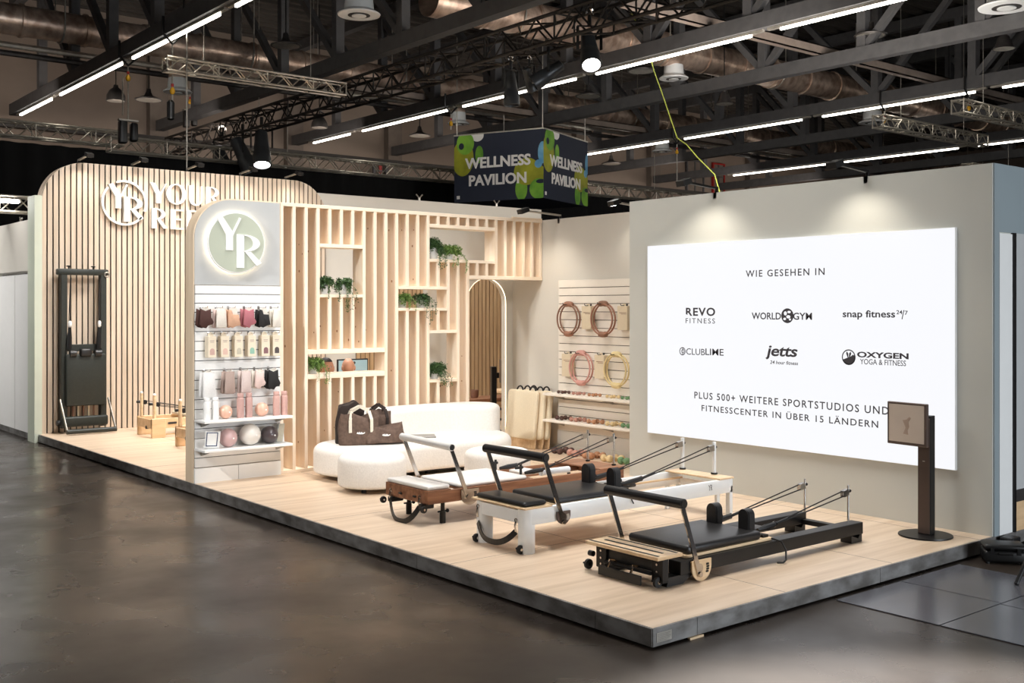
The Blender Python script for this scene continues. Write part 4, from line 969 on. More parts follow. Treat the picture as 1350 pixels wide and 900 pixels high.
# ------------------------------------------------------------------ plants in the partition
def plant(x, z, r, h, n, trail, m_, lab, spread, x0, x1, zmax, up=.06, ntr=5):
    y = YT + .095
    t = thing('potted_plant', lab, 'plant', (x, y, z), 'potted plants in the partition')
    MB().lathe([(r*.74, 0), (r*.8, .004), (r, h*.9), (r, h), (r*.9, h), (r*.88, h*.85), (.01, h*.85)], (x, y, z), 20).build('pot', 'pot', t, smooth=40)
    MB().lathe([(r*.86, 0), (r*.5, .008), (.01, .012)], (x, y, z+h*.86), 14).build('soil', 'soil', t)
    lv = MB(); stm = MB(); rnd = random.Random(int(x*1000+z*77)); cl = lambda v, a, b: max(a, min(b, v))
    for i in range(n):
        tr = i < ntr
        a = rnd.uniform(0, 2*PI); L = spread*rnd.uniform(.35, 1); dx, dy = math.cos(a)*L, math.sin(a)*.10
        drop = rnd.uniform(.02, h*.9); rise = up*rnd.uniform(.15, 1); pts = []
        if tr: dx = rnd.uniform(-.3, 1)*spread; dy = -.15; drop = h + trail*rnd.uniform(.35, 1); rise = .02
        for k in range(11):
            q = k/10
            px = cl(x + dx*min(1, q*1.5), x0+.012, x1-.012); py = cl(y + dy*min(1, q*1.8), YT-.05 if tr else YT-.035, YT+.20)
            pz = z + h*.9 + rise*math.sin(min(1, q*1.8)*PI*.6) - drop*max(0, q-.35)/.65
            if py > YT-.03: pz = max(pz, z+.015)
            pz = min(pz, zmax-.01); pts.append(V((px, py, pz)))
        stm.tube(pts, .002, 4, cap=False)
        for k in range(1, 11):
            for w_ in range(5 if not tr else 4):
                c = pts[k] + V((rnd.uniform(-.014, .014), rnd.uniform(-.014, .01), rnd.uniform(-.014, .014)))
                c.x = cl(c.x, x0+.012, x1-.012)
                s = rnd.uniform(.012, .024); e = V((rnd.uniform(-1, 1), rnd.uniform(-1, .3), rnd.uniform(-.9, .6))).normalized(); f = e.cross(V((rnd.uniform(-1, 1), rnd.uniform(-1, 1), 1))).normalized()
                tip = c+e*s*1.15
                if not (x0 < tip.x < x1) or tip.z > zmax: continue
                if tip.z < z and tip.y > YT-.01: continue
                lv.add([c, c+e*s*.5+f*s*.4, tip, c+e*s*.5-f*s*.4], [(0, 1, 2, 3)])
    stm.build('stem', m_, t); lv.build('foliage', m_, t, fix=False)
sR = lambda i: sx(i)+.04
plant(1.585, 1.992, .058, .125, 46, .10, 'leaf', 'dark green trailing plant at the left of the highest left opening', .13, sR(3), sx(7), 2.5, .09, 3)
plant(1.84, 1.992, .056, .12, 46, .20, 'leaf', 'dark green plant with a long strand in the highest left opening, right pot', .12, sR(3), sx(7), 2.5, .09, 5)
plant(2.66, 1.837, .055, .125, 44, .06, 'leaf_light', 'light green plant in the left half of the middle opening', .11, sR(10), sx(15), 2.05, .06, 2)
plant(2.93, 1.837, .060, .135, 44, .20, 'leaf', 'darker green plant trailing down on the right of the middle opening', .13, sR(10), sx(15), 2.05, .05, 4)
plant(3.11, 2.438, .066, .14, 80, .14, 'leaf', 'bushy dark plant at the left of the big upper opening', .15, sR(13), sx(20), 2.8, .15, 4)
plant(3.36, 2.438, .05, .09, 56, .16, 'leaf_light', 'arching light green plant right of the bushy one in the big upper opening', .19, sR(13), sx(20), 2.8, .11, 5)
plant(1.45, 1.091, .058, .135, 60, .15, 'leaf_light', 'light green hanging plant beside the heads in the low wide opening', .135, sR(2), sx(9), 1.30, .06, 4)
plant(3.13, .960, .06, .10, 80, .10, 'leaf', 'bushy green plant in the lowest right opening above the sofa', .17, sR(13), sx(16), 1.5, .11, 6)

# ------------------------------------------------------------------ sofa, poufs, bag, laptop
sofa = thing('sofa', 'low curved white boucle sofa in front of the timber partition', 'sofa', (2.4, 5.9, 0))
def bean(pts, n=96):
    # closed Catmull-Rom through control points (counter-clockwise)
    k = len(pts); out = []
    for i in range(n):
        t = i*k/n; j = int(t); f = t-j; p0, p1, p2, p3 = [V(pts[(j+q-1) % k]) for q in range(4)]
        out.append(tuple(.5*((2*p1)+(-p0+p2)*f+(2*p0-5*p1+4*p2-p3)*f*f+(-p0+3*p1-3*p2+p3)*f**3)))
    return out
seat = bean([(1.12, 5.75), (1.28, 5.50), (1.75, 5.42), (2.3, 5.42), (2.9, 5.36), (3.25, 5.38), (3.50, 5.62), (3.56, 6.0), (3.40, 6.32), (2.9, 6.42), (2.1, 6.40), (1.45, 6.34), (1.15, 6.1)])
puff(seat, .06, .37, .09, 'seat', 'boucle', sofa)
back = bean([(1.88, 6.25), (2.3, 6.20), (2.75, 6.18), (3.10, 6.08), (3.28, 5.90), (3.45, 5.84), (3.60, 5.95), (3.62, 6.2), (3.42, 6.42), (2.9, 6.49), (2.3, 6.50), (1.9, 6.48), (1.80, 6.37)])
puff(back, .28, .685, .075, 'backrest', 'boucle', sofa)
for x, y in ((1.35, 5.68), (1.4, 6.2), (2.3, 5.6), (3.3, 5.6), (3.35, 6.2)): MB().cyl((x, y, 0), (x, y, .07), .03, 12).build('foot', 'black', sofa, smooth=40)
MB().prism([(x, y) for x, y in [(1.3, 5.75), (1.75, 5.55), (2.9, 5.5), (3.35, 5.7), (3.3, 6.2), (1.4, 6.2)]], (0, 0, .035), (1, 0, 0), (0, 1, 0), (0, 0, .035)).build('base_frame', 'black', sofa)
def pouf(x, y, lab):
    t = thing('pouf', lab, 'pouf', (x, y, 0), 'round poufs')
    puff([(x+.345*math.cos(2*PI*i/48), y+.345*math.sin(2*PI*i/48)) for i in range(48)], .05, .365, .075, 'cushion', 'boucle', t)
    for q in range(4): MB().cyl((x+.2*math.cos(q*PI/2+.6), y+.2*math.sin(q*PI/2+.6), 0), (x+.2*math.cos(q*PI/2+.6), y+.2*math.sin(q*PI/2+.6), .06), .024, 12).build('foot', 'black', t, smooth=40)
pouf(1.25, 5.06, 'round white boucle pouf in front of the left end of the sofa'); pouf(2.46, 4.55, 'round white boucle pouf half hidden behind the walnut reformer')

lt = thing('laptop', 'closed grey laptop lying on the sofa seat', 'laptop', (2.38, 5.85, .374))
mm = Matrix.Translation((2.38, 5.86, .374)) @ Matrix.Rotation(math.radians(-30), 4, 'Z')
mbm(MB().rbox(-.17, -.12, 0, .17, .12, .009, .003, 1)).build('base', 'laptop', lt); mbm(MB().rbox(-.17, -.12, .01, .17, .12, .017, .003, 1)).build('lid', 'laptop', lt)

# brown tote bags in a heap
def soft_bag(name, lab, c, rz, rx, wd, dp, ht, m_, strap=None, slump=.3, cat='bag', mark=True, grp='brown bags on the sofa'):
    t = thing(name, lab, cat, c, grp)
    mt = Matrix.Translation(c) @ Matrix.Rotation(rz, 4, 'Z') @ Matrix.Rotation(rx, 4, 'X')
    rings = []; n = 36; rnd = random.Random(len(lab)); ph = [rnd.uniform(0, 6) for _ in range(4)]
    for k in range(10):
        f = k/9; zz = ht*f; e = .5 if k == 0 else 1; sq = 1 - slump*f**1.5
        if k == 0: zz = 0
        if k == 1: zz = ht*.03
        if k == 9: sq *= .85
        rg = []
        for i in range(n):
            a = 2*PI*i/n; ca, sa = math.cos(a), math.sin(a); p_ = 2.7
            rr = (abs(ca)**p_+abs(sa)**p_)**(-1/p_); wv = 1 + .05*math.sin(3*a+ph[0]+f*4) + .05*math.sin(5*a+ph[1]-f*6)*f
            x = ca*rr*wd/2*(.94 if k == 0 else 1)*wv*(1 - .10*f); y = sa*rr*dp/2*(.9 if k == 0 else 1)*wv*sq
            rg.append(tuple(mt @ V((x, y, zz + .045*f*math.sin(2*a+ph[2]) + .02*f*math.sin(5*a+ph[3])))))
        rings.append(rg)
    loft(rings, 'body', m_, t, 70)
    if strap:
        for s in (-1, 1):
            pts = [mt @ V(p) for p in ((-wd*.25, s*dp*.45, ht*.45), (-wd*.25, s*dp*.42, ht*.9), (-wd*.2, s*dp*.2, ht*1.2), (0, s*dp*.1, ht*1.36), (wd*.2, s*dp*.2, ht*1.2), (wd*.25, s*dp*.42, ht*.9), (wd*.25, s*dp*.45, ht*.45))]
            mb = MB()
            for a, b in zip(pts, pts[1:]): mb.bar(a, b, .035, .008, up=(0, 1, .3))
            mb.build('strap', strap, t)
    if mark:
        o = mt @ V((-.05, -dp*.5*(1-slump*.35)-.008, ht*.42)); u_ = mt.to_3x3() @ V((1, 0, 0)); v_ = mt.to_3x3() @ V((0, 0, 1)); nn_ = mt.to_3x3() @ V((0, -1, 0))
        MB().prism([(0, 0), (.012, .018), (.02, .004), (.03, .02), (.04, .002), (.05, .016), (.07, .004), (.09, .012), (.09, .002), (.07, -.008), (.04, -.008), (.02, -.006)], o, u_, v_, nn_*.004).build('printed_mark', 'snow', t)
    return t
soft_bag('tote_bag', 'largest brown tote bag standing upright at the left of the heap on the sofa', (1.50, 5.72, .374), -.35, 0, .46, .18, .30, 'bag_brown', 'canvas', .35)
soft_bag('sports_bag', 'brown sports bag lying on its side in front of the tote bags', (1.74, 5.60, .374), -.3, -.2, .46, .2, .19, 'bag_brown', None, .2)
soft_bag('tote_bag', 'brown tote bag leaning at the right of the heap on the sofa', (1.80, 5.85, .374), -.2, .1, .34, .16, .30, 'bag_brown', 'bag_dark', .3, mark=False)
soft_bag('pouch_bag', 'dark crumpled bag bulging at the back of the heap on the sofa', (1.50, 5.93, .374), -.1, .1, .34, .16, .40, 'bag_dark', None, .2, mark=False)
M['bronze'] = mat('bronze', S(92, 76, 68), .4, .3, noise=.08)
# ------------------------------------------------------------------ reformers
def pad_rest(t, x, y, z, h, m_, wd=.075, tk=.10):
    p = [(-tk/2, 0), (tk/2, 0), (tk/2, h-tk/2)] + [(tk/2*math.cos(a), h-tk/2+tk/2*math.sin(a)) for a in [PI*k/10 for k in range(1, 10)]] + [(-tk/2, h-tk/2)]
    o = MB().prism([(q*.9, r) for q, r in p], (x-.045, y, z), (0, 1, 0), (0, 0, 1), (wd, 0, 0)).build('shoulder_rest', m_, t, smooth=40)
    MB().prism(p, (x-.035, y, z), (0, 1, 0), (0, 0, 1), (wd*.7, 0, 0)).build('cushion', m_, o, smooth=40)
    MB().box(x+.03, y-.02, z-.01, x+.045, y+.02, z+h*.6).cyl((x+.04, y, z+h*.35), (x+.07, y, z+h*.35), .018, 10).build('bracket', 'black_metal', o)
def footbar(t, pr, pl, tr, tl, bar_m, r, arm_m='chrome', w_=.036):
    MB().cyl(V(tl)+V((0, .02, 0)), V(tr)-V((0, .02, 0)), r, 18).build('foot_bar', bar_m, t, smooth=40)
    e = V(tr)-V((0, .02, 0)); MB().cyl(e, e-V((0, .008, 0)), r*.8, 16).cyl(V(tl)+V((0, .02, 0)), V(tl)+V((0, .028, 0)), r*.8, 16).build('bar_end_cap', 'chrome', t, smooth=40)
    for a, b in ((pr, tr), (pl, tl)):
        MB().bar(a, b, .01, w_, up=(1, 0, 0)).build('foot_bar_arm', arm_m, t)
        MB().cyl(V(a)-V((0, .014, 0)), V(a)+V((0, .014, 0)), .018, 12).build('pivot_bolt', 'chrome', t, smooth=40)
def gear(t, x, y, z, r, m_, slots, nrm=-1, frac=1.0):
    p = [(-r, r*.35), (-r, -r*.1)] + [(r*math.cos(a), -r*.1+r*math.sin(a)) for a in [PI+PI*k/14 for k in range(1, 14)]] + [(r, -r*.1), (r, r*.35)]
    o = MB().prism(p, (x, y, z), (1, 0, 0), (0, 0, 1), (0, .012, 0)).build('gear_plate', m_, t, smooth=40)
    for k in range(4):
        a = -.5+.28*k; MB().rbox(x+r*.62*math.cos(a)-.014, y-.004, z-.02+r*.62*math.sin(a)-.007, x+r*.62*math.cos(a)+.014, y+.001, z-.02+r*.62*math.sin(a)+.007, .003, 1).build('notch', slots, o)
    MB().lathe([(.03, 0), (.03, .003), (.01, .003)], (x-.2*r, y-.001, z-.2*r), 16, (0, -1, 0)).build('bolt', 'chrome', o, smooth=40)
def riser(t, x, y, z0, z1, m_, r=.012, d=(-1, 0, 0), pulley=True, base=True):
    MB().cyl((x, y, z0), (x, y, z1), r, 14).build('riser_post', m_, t, smooth=40)
    if base: MB().cyl((x, y, z0), (x, y, z0+.015), r*1.8, 14).build('post_collar', 'black_metal', t, smooth=40)
    d = V(d); p = V((x, y, z1-.05))
    MB().lathe([(.02, -.012), (.026, -.01), (.02, 0), (.026, .01), (.02, .012)], p + d*.06, 16, (0, 1, 0)).build('pulley', 'galv', t, smooth=40)
    MB().bar(p+d*.015, p+d*.08, .034, .05).build('pulley_bracket', 'chrome', t)
    MB().lathe([(.006, 0), (.012, .003), (.013, .012), (.01, .018)], p - d*.012, 12, -d).build('post_knob', 'black', t, smooth=40)
    return p + d*.07
def ropes(t, p, q, sep=.02, m_='rope', r=.005, sag=.0):
    p, q = V(p), V(q)
    for s in (-1, 1):
        pts = [p + (q-p)*(k/10) + V((0, s*sep*(1-k/10)*.2, s*sep*(1-.75*k/10) - sag*math.sin(PI*k/10))) for k in range(11)]
        MB().tube(pts, r, 6).build('rope', m_, t, smooth=60)
    d = (q-p).normalized(); MB().tube([q-d*.16, q-d*.02], [.012, .012], 8).build('rope_sleeve', 'black', t, smooth=40)
    MB().tube(arc3(q, .02, 0, 2*PI, 14, (1, 0, 0), (0, 0, 1)), .004, 6).build('snap_hook', 'chrome', t)
def wheel(t, x, y, z, r, d=-1, m_='rubber'):
    o = MB().lathe([(r*.5, -.012), (r*.95, -.011), (r, 0), (r*.95, .011), (r*.5, .012)], (x, y, z), 20, (0, 1, 0)).build('wheel', m_, t, smooth=40)
    MB().cyl((x, y-.016, z), (x, y+.016, z), r*.32, 12).build('hub', 'chrome', o, smooth=40)
    MB().cyl((x, y, z), (x, y - d*.05, z), r*.22, 8).build('axle', 'black_metal', t, smooth=40)
def sling(t, p, q, low, m_='black', w_=.045):
    p, q = V(p), V(q); n = 14; pts = []
    for k in range(n+1):
        f = k/n; s = abs(2*f-1); c = p + (q-p)*f; c.z = p.z*(s**3) + low*(1-s**3) if False else low + (p.z-low)*(s**2.6); c.x -= .05*(1-s*s); pts.append(c)
    mb = MB()
    for a, b in zip(pts, pts[1:]): mb.bar(a, b, w_, .008, up=(1, 0, .2))
    mb.build('hanging_strap', m_, t)
    for c in (p, q): MB().tube([c+V((0, 0, .075)), c+V((-.008, 0, .04)), c], .008, 6).tube(arc3(c+V((0, 0, .085)), .014, 0, 2*PI, 10, (0, 1, 0), (0, 0, 1)), .004, 6).build('carabiner', 'chrome', t, smooth=40)
def springs(t, x0, x1, ys, z):
    for y in ys:
        pts = [(x0+(x1-x0)*k/160, y+.011*math.cos(k*.9), z+.011*math.sin(k*.9)) for k in range(161)]
        MB().tube(pts, .0022, 4).build('spring', 'galv', t)

# ---- white reformer
WR = thing('reformer', 'white pilates reformer with black padding in the middle of the three', 'reformer', (1.8, 2.18, 0), 'reformers on the deck')
X0, X1, YR, YL = .60, 2.98, 1.86, 2.50; zr0, zr1 = .215, .335
for y in (YR, YL-.045): MB().rbox(X0+.06, y, zr0, X1, y+.045, zr1, .005, 2).build('side_rail', 'white_metal', WR, smooth=40)
MB().rbox(X0+.01, YR+.06, zr0+.01, X0+.05, YL-.06, zr1-.01, .004, 1).build('front_rail', 'white_metal', WR)
MB().rbox(X1-.03, YR, zr0, X1, YL, zr1-.06, .004, 1).build('rear_rail', 'white_metal', WR)
for y in (YR+.064, YL-.064): MB().cyl((X0+.066, y, 0), (X0+.066, y, zr1), .064, 28).build('leg', 'white_metal', WR, smooth=40)
for y in (YR+.0, YL-.05):
    MB().rbox(X1-.04, y, 0, X1, y+.05, zr0+.02, .004, 1).build('leg', 'white_metal', WR); MB().rbox(X1-.2, y+.01, .0, X1-.16, y+.04, zr0+.02, .004, 1).build('leg', 'white_metal', WR)
for y in (YR+.07, YL-.09): MB().box(X0+.1, y, zr0+.06, X1-.04, y+.02, zr0+.075).build('track', 'birch', WR)
MB().rbox(X0-.012, YR-.012, zr1, X0+.26, YL+.012, zr1+.014, .05 if False else .006, 2).build('foot_board', 'birch', WR)
MB().rbox(X0+.005, YR+.02, zr1+.014, X0+.235, YL-.02, zr1+.052, .024, 4).build('foot_pad', 'black_leather', WR, smooth=50)
MB().rbox(2.80, YR-.004, zr1, X1+.012, YL+.004, zr1+.016, .006, 2).build('rear_board', 'birch', WR)
MB().rbox(.94, YR+.05, zr1-.02, 1.78, YL-.05, zr1, .004, 1).build('carriage_board', 'birch', WR)
MB().rbox(.95, YR+.045, zr1, 1.72, YL-.045, zr1+.045, .02, 3).build('carriage_pad', 'black_leather', WR, smooth=50)
MB().rbox(1.80, 2.08, zr1, 2.0, 2.28, zr1+.03, .012, 2).build('head_rest', 'black_leather', WR, smooth=50)
for y in (2.02, 2.32): pad_rest(WR, 1.68, y, zr1+.03, .17, 'black_leather')
footbar(WR, (.955, YR-.03, .21), (.955, YL+.03, .21), (.76, YR-.03, .715), (.76, YL+.03, .715), 'black_leather', .034)
for y in (YR-.022, YL+.010): gear(WR, .965, y, .265, .068, 'bronze', 'galv')
for y in (2.055, 2.43):
    p = riser(WR, 3.0-.04, y, zr1+.016, .64, 'white_metal', .017, d=(-1, 0, -.1)); ropes(WR, p, (2.05, y+.02, .40), .02)
    MB().tube([(2.05, y+.02, .40), (1.9, y+.02, .38), (1.82, y+.03, .375)], [.02, .024, .012], 8).build('hand_strap', 'black', WR, smooth=40)
    MB().box(1.78, y-.05, zr1, 1.83, y+.06, zr1+.02).build('rope_cleat', 'black_metal', WR)
springs(WR, .75, .95, (2.06, 2.12, 2.18, 2.24, 2.30), .28)
for y in (1.91, 2.45): wheel(WR, X0-.005, y, .036, .034)
sling(WR, (X0-.0, 1.97, .16), (X0, 2.44, .20), .055)
text_part('YR', 'printed_mark', 'screen_ink', WR, (2.68, YR-.0008, .285), (1, 0, 0), (0, 0, 1), .05, .05, .0006, normal=(0, -1, 0))
MB().box(2.2, YL-.07, .25, 2.23, YL-.045, .29).build('stopper', 'black', WR)
MB().tube([(1.66, YR+.03, .345), (1.69, YR-.01, .32), (1.72, YR-.02, .26)], .006, 6).build('cord', 'black', WR, smooth=60)

# ---- walnut reformer
WO = thing('reformer', 'walnut pilates reformer with white padding nearest the sofa', 'reformer', (1.75, 3.5, 0), 'reformers on the deck')
X0, X1, YR, YL = .63, 2.94, 3.17, 3.83; zr0, zr1 = .185, .287
for y in (YR, YL-.03): MB().rbox(X0, y, zr0, X1, y+.03, zr1, .003, 1).build('side_rail', 'walnut', WO)
MB().rbox(X0, YR+.03, zr0, X0+.03, YL-.03, zr1, .003, 1).build('front_rail', 'walnut', WO); MB().rbox(X1-.03, YR+.03, zr0, X1, YL-.03, zr1, .003, 1).build('rear_rail', 'walnut', WO)
MB().rbox(X0+.0, YR, zr1, X0+.24, YL, zr1+.012, .003, 1).build('foot_board', 'walnut', WO)
MB().rbox(X0+.005, YR+.01, zr1+.012, X0+.235, YL-.01, zr1+.05, .016, 3).build('foot_pad', 'white_leather', WO, smooth=50)
MB().rbox(2.62, YR, zr1, X1, YL, zr1+.014, .003, 1).build('rear_board', 'walnut', WO)
MB().rbox(.98, YR+.04, zr1-.018, 1.82, YL-.04, zr1, .003, 1).build('carriage_board', 'walnut', WO)
MB().rbox(.98, YR+.03, zr1, 1.74, YL-.03, zr1+.036, .018, 3).build('carriage_pad', 'white_leather', WO, smooth=50)
MB().rbox(1.86, 3.38, zr1, 2.06, 3.62, zr1+.03, .012, 2).build('head_rest', 'white_leather', WO, smooth=50)
MB().box(X0+.24, YR+.03, zr0+.01, X0+.36, YL-.03, zr1-.03).build('spring_bar', 'black', WO)
for y in (3.24, 3.76):
    for x in (.83, 2.75):
        MB().cyl((x, y, .06), (x, y, zr0), .018, 14).cyl((x, y, 0), (x, y, .10), .026, 14).build('leg', 'black_metal', WO, smooth=40)
        MB().cyl((x-.05, y, .1), (x+.05, y, .1), .008, 8).ball((x+.05, y, .1), .016, 10, 8).build('leg_knob', 'black', WO, smooth=60)
    for k in (.12, .22): pass
for y in (3.36, 3.58): MB().rbox(X0-.02, y-.02, .225, X0, y+.02, .24, .005, 1).build('cord_outlet', 'black', WO)
footbar(WO, (1.03, YR-.022, .215), (1.03, YL+.022, .215), (.845, YR-.022, .655), (.83, YL+.022, .68), 'white_leather', .032)
for y in (YR-.015, YL+.004): gear(WO, 1.06, y, .245, .095, 'chrome', 'black')
for y in (3.25, 3.62):
    p = riser(WO, 2.88, y, zr1+.014, .615, 'chrome', .012, d=(-1, 0, -.15)); ropes(WO, p, (1.98, y+.03, .34), .02)
    MB().tube([(1.98, y+.03, .34), (1.88, y+.03, .335), (1.78, y+.03, .33)], [.02, .024, .014], 8).build('hand_strap', 'black', WO, smooth=40)
    MB().cyl((1.72, y+.02, zr1+.03), (1.72, y+.02, zr1+.13), .012, 8).cyl((1.66, y+.02, zr1+.10), (1.74, y+.02, zr1+.10), .014, 8).build('shoulder_peg', 'black', WO, smooth=40)
for y in (3.19, 3.82): wheel(WO, X0-.03, y, .145, .03)
for y in (3.25, 3.72): MB().rbox(X0-.03, y-.03, .14, X0+.1, y+.03, .185, .006, 1).build('wheel_bracket', 'black_metal', WO)
sling(WO, (X0-.02, 3.27, .155), (X0-.02, 3.72, .155), .012)
MB().tube([(2.35, YR+.15, zr1+.02), (2.0, YR+.15, zr1+.02)], .03, 10).build('standing_platform_roll', 'white_metal', WO, smooth=40)

# ---- black reformer
BR = thing('reformer', 'low black pilates reformer at the front edge of the deck', 'reformer', (1.8, .88, 0), 'reformers on the deck')
X0, X1, YR, YL = .66, 2.98, .56, 1.2; zr0, zr1 = .06, .152
for y in (YR, YL-.11): MB().rbox(X0+.2, y, zr0, X1, y+.11, zr1, .004, 1).build('side_rail', 'black_metal', BR)
MB().rbox(X1-.06, YR+.11, zr0, X1, YL-.11, zr0+.04, .003, 1).build('rear_rail', 'black_metal', BR)
for y in (YR+.005, YL-.105):
    MB().prism([(0, 0), (.14, 0), (.14, .06), (.115, .06), (.09, .03), (0, .06)], (X1-.15, y, .0), (1, 0, 0), (0, 0, 1), (0, .1, 0)).build('foot', 'black', BR)
    MB().prism([(0, 0), (.16, 0), (.28, .06), (.02, .06)], (X0+.08, y+.01, .0), (1, 0, 0), (0, 0, 1), (0, .09, 0)).build('foot', 'black', BR)
    MB().rbox(X0+.03, y, .03, X0+.09, y+.1, .19, .004, 1).build('front_bracket', 'black_metal', BR)
    for z in (.06, .1, .15): MB().cyl((X0+.026, y+.05, z), (X0+.03, y+.05, z), .008, 8).build('bolt', 'chrome', BR)
MB().rbox(X0+.05, YR+.1, .09, X0+.075, YL-.1, .16, .003, 1).build('cross_plate', 'black', BR)
MB().cyl((X0+.02, YR+.1, .085), (X0+.02, YL-.1, .085), .014, 10).build('spring_rod', 'black', BR, smooth=40)
MB().rbox(X0-.06, YR+.12, .012, X0-.045, YL-.12, .075, .002, 1).build('kick_plate', 'black', BR)
for y in (.78, 1.0): MB().tube([(X0-.05, y, .07), (X0-.02, y+.01, .10), (X0-.03, y, .12), (X0+.02, y-.01, .11)], .009, 6).build('carabiner', 'chrome', BR, smooth=60)
pl_ = MB().rbox(.625, YR-.015, .192, .865, YL+.03, .216, .003, 1).build('foot_plate', 'birch', BR)
for x in (.655, .745, .835): MB().rbox(x-.011, YR+.05 if x == .745 else YR+.005, .2155, x+.011, YL-.04 if x == .745 else YL+.02, .2185, .002, 1).build('grip_strip', 'rubber', pl_)
MB().rbox(.95, YR+.03, .155, 1.88, YL-.03, .176, .004, 1).build('carriage_board', 'birch', BR)
MB().rbox(.97, YR+.035, .176, 1.76, YL-.035, .236, .024, 3).build('carriage_pad', 'black_leather', BR, smooth=50)
MB().rbox(1.86, .77, .165, 2.06, .99, .20, .012, 2).build('head_rest', 'black_leather', BR, smooth=50)
for y in (.72, 1.02): pad_rest(BR, 1.75, y, .215, .165, 'black_leather')
footbar(BR, (1.02, YR-.026, .05), (1.02, YL+.02, .05), (.84, YR-.026, .545), (.84, YL+.02, .545), 'black_leather', .034)
for y in (YR-.018, YL+.004): gear(BR, 1.05, y, .108, .098, 'birch', 'black')
for y in (.675, 1.085):
    p = riser(BR, 2.95, y, zr1, .43, 'chrome', .009, d=(-1, 0, -.15), base=False); ropes(BR, p, (2.02, y+.01, .235), .02)
    MB().tube([(2.02, y+.01, .235), (1.92, y+.01, .225), (1.84, y+.02, .215)], [.02, .024, .014], 8).build('hand_strap', 'black', BR, smooth=40)
    MB().box(1.8, y-.06, .176, 1.86, y+.04, .195).build('rope_cleat', 'black_metal', BR)
springs(BR, .78, .96, (.78, .84, .9, .96), .12)
for y in (.60, 1.26): wheel(BR, X0+.02, y, .038, .036)
MB().cyl((X0+.03, YL+.02, .115), (X0+.03, YL+.06, .115), .02, 12).build('adjust_knob', 'black', BR, smooth=40)
MB().tube([(1.86, YR+.03, .17), (1.9, YR-.03, .15), (1.92, YR-.055, .09), (1.9, YR-.07, .025), (1.86, YR-.075, .012), (1.8, YR-.07, .02)], .007, 8).build('carriage_cord', 'black', BR, smooth=60)

# ---- dark reformer standing upright against the slatted wall
UR = thing('upright_reformer', 'dark green-black reformer stored upright against the slatted wall', 'reformer', (.6, 11.95, 0))
u0, u1, yb, yf = .27, .92, 12.14, 12.02; zt = 2.38
for x in (u0, u1-.085): MB().rbox(x, yf, .08, x+.085, yb, zt, .005, 1).build('side_rail', 'green_black', UR)
MB().rbox(u0-.05, yf-.01, zt-.06, u1+.03, yb, zt+.03, .02, 2).build('head_rail', 'green_black', UR, smooth=40)
for x in (u0+.12, u1-.18): MB().cyl((x, yf+.05, zt+.03), (x, yf+.05, zt+.06), .012, 8).lathe([(.03, 0), (.035, .012), (.02, .02)], (x, yf+.05, zt+.06), 12).build('riser_stub', 'black', UR, smooth=40)
MB().tube(arc3((u1+.0, yf-.01, zt-.05), .035, 0, 2*PI, 16, (1, 0, 0), (0, 0, 1)), .012, 6).build('end_hook', 'galv', UR, smooth=60)
MB().rbox(u0+.08, yf+.02, 1.20, u1-.08, yb-.02, 1.30, .005, 1).build('cross_rail', 'green_black', UR)
MB().rbox(u0+.05, yf-.06, .40, u1-.03, yf-.005, 1.16, .02, 3).build('carriage_pad', 'green_black', UR, smooth=50)
for x0_, x1_ in ((u0+.10, u0+.19), (u1-.19, u1-.10)): MB().cyl((x0_, yf-.06, 1.17), (x1_, yf-.06, 1.17), .05, 16).build('shoulder_rest', 'black_leather', UR, smooth=40)
MB().rbox(u0+.24, yf-.1, 1.12, u1-.24, yf-.01, 1.24, .03, 3).build('head_rest', 'black_leather', UR, smooth=50)
for x in (u0+.11, u1-.12):
    MB().tube([(x+.02, yf-.02, 2.28), (x, yf-.03, 1.9), (x, yf-.03, 1.62)], .007, 6).build('rope', 'rope', UR, smooth=60)
    MB().lathe([(.01, -.05), (.026, -.03), (.026, .03), (.01, .05)], (x, yf-.035, 1.6), 12).build('handle', 'snow', UR, smooth=50)
    MB().tube([(x, yf-.03, 1.55), (x-.005, yf-.03, 1.4), (x-.01, yf-.03, 1.24)], [.02, .035, .04], 8).build('hand_strap', 'black', UR, smooth=40)
MB().tube([(u0+.12, yf-.02, 2.25), (u0+.09, yf-.02, 1.5)], .004, 6).build('rope', 'rope', UR)
springs(UR, 0, .001, (), 0)
for k in range(5):
    x = u0+.17+k*.075; MB().cyl((x, yf+.03, .22), (x, yf+.03, .42), .014, 8).build('spring', 'cream_side' if k % 2 else 'ring_brown', UR, smooth=40)
MB().rbox(u0-.01, yf-.09, .10, u1-.0, yf-.0, .25, .03, 3).build('foot_pad', 'green_black', UR, smooth=50)
for x in (u0-.02, u1+.02): MB().bar((x, yf-.0, .5), (x+.03*(1 if x < .5 else 1), yf-.24, .06), .012, .035, up=(0, 0, 1)).build('foot_bar_arm', 'galv', UR); 
MB().cyl((u0+.0, yf-.25, .05), (u1+.06, yf-.25, .05), .035, 16).build('foot_bar', 'green_black', UR, smooth=40)
MB().cyl((u0-.06, yf+.02, .16), (u0-.01, yf+.02, .16), .04, 14).build('wheel', 'rubber', UR, smooth=40)

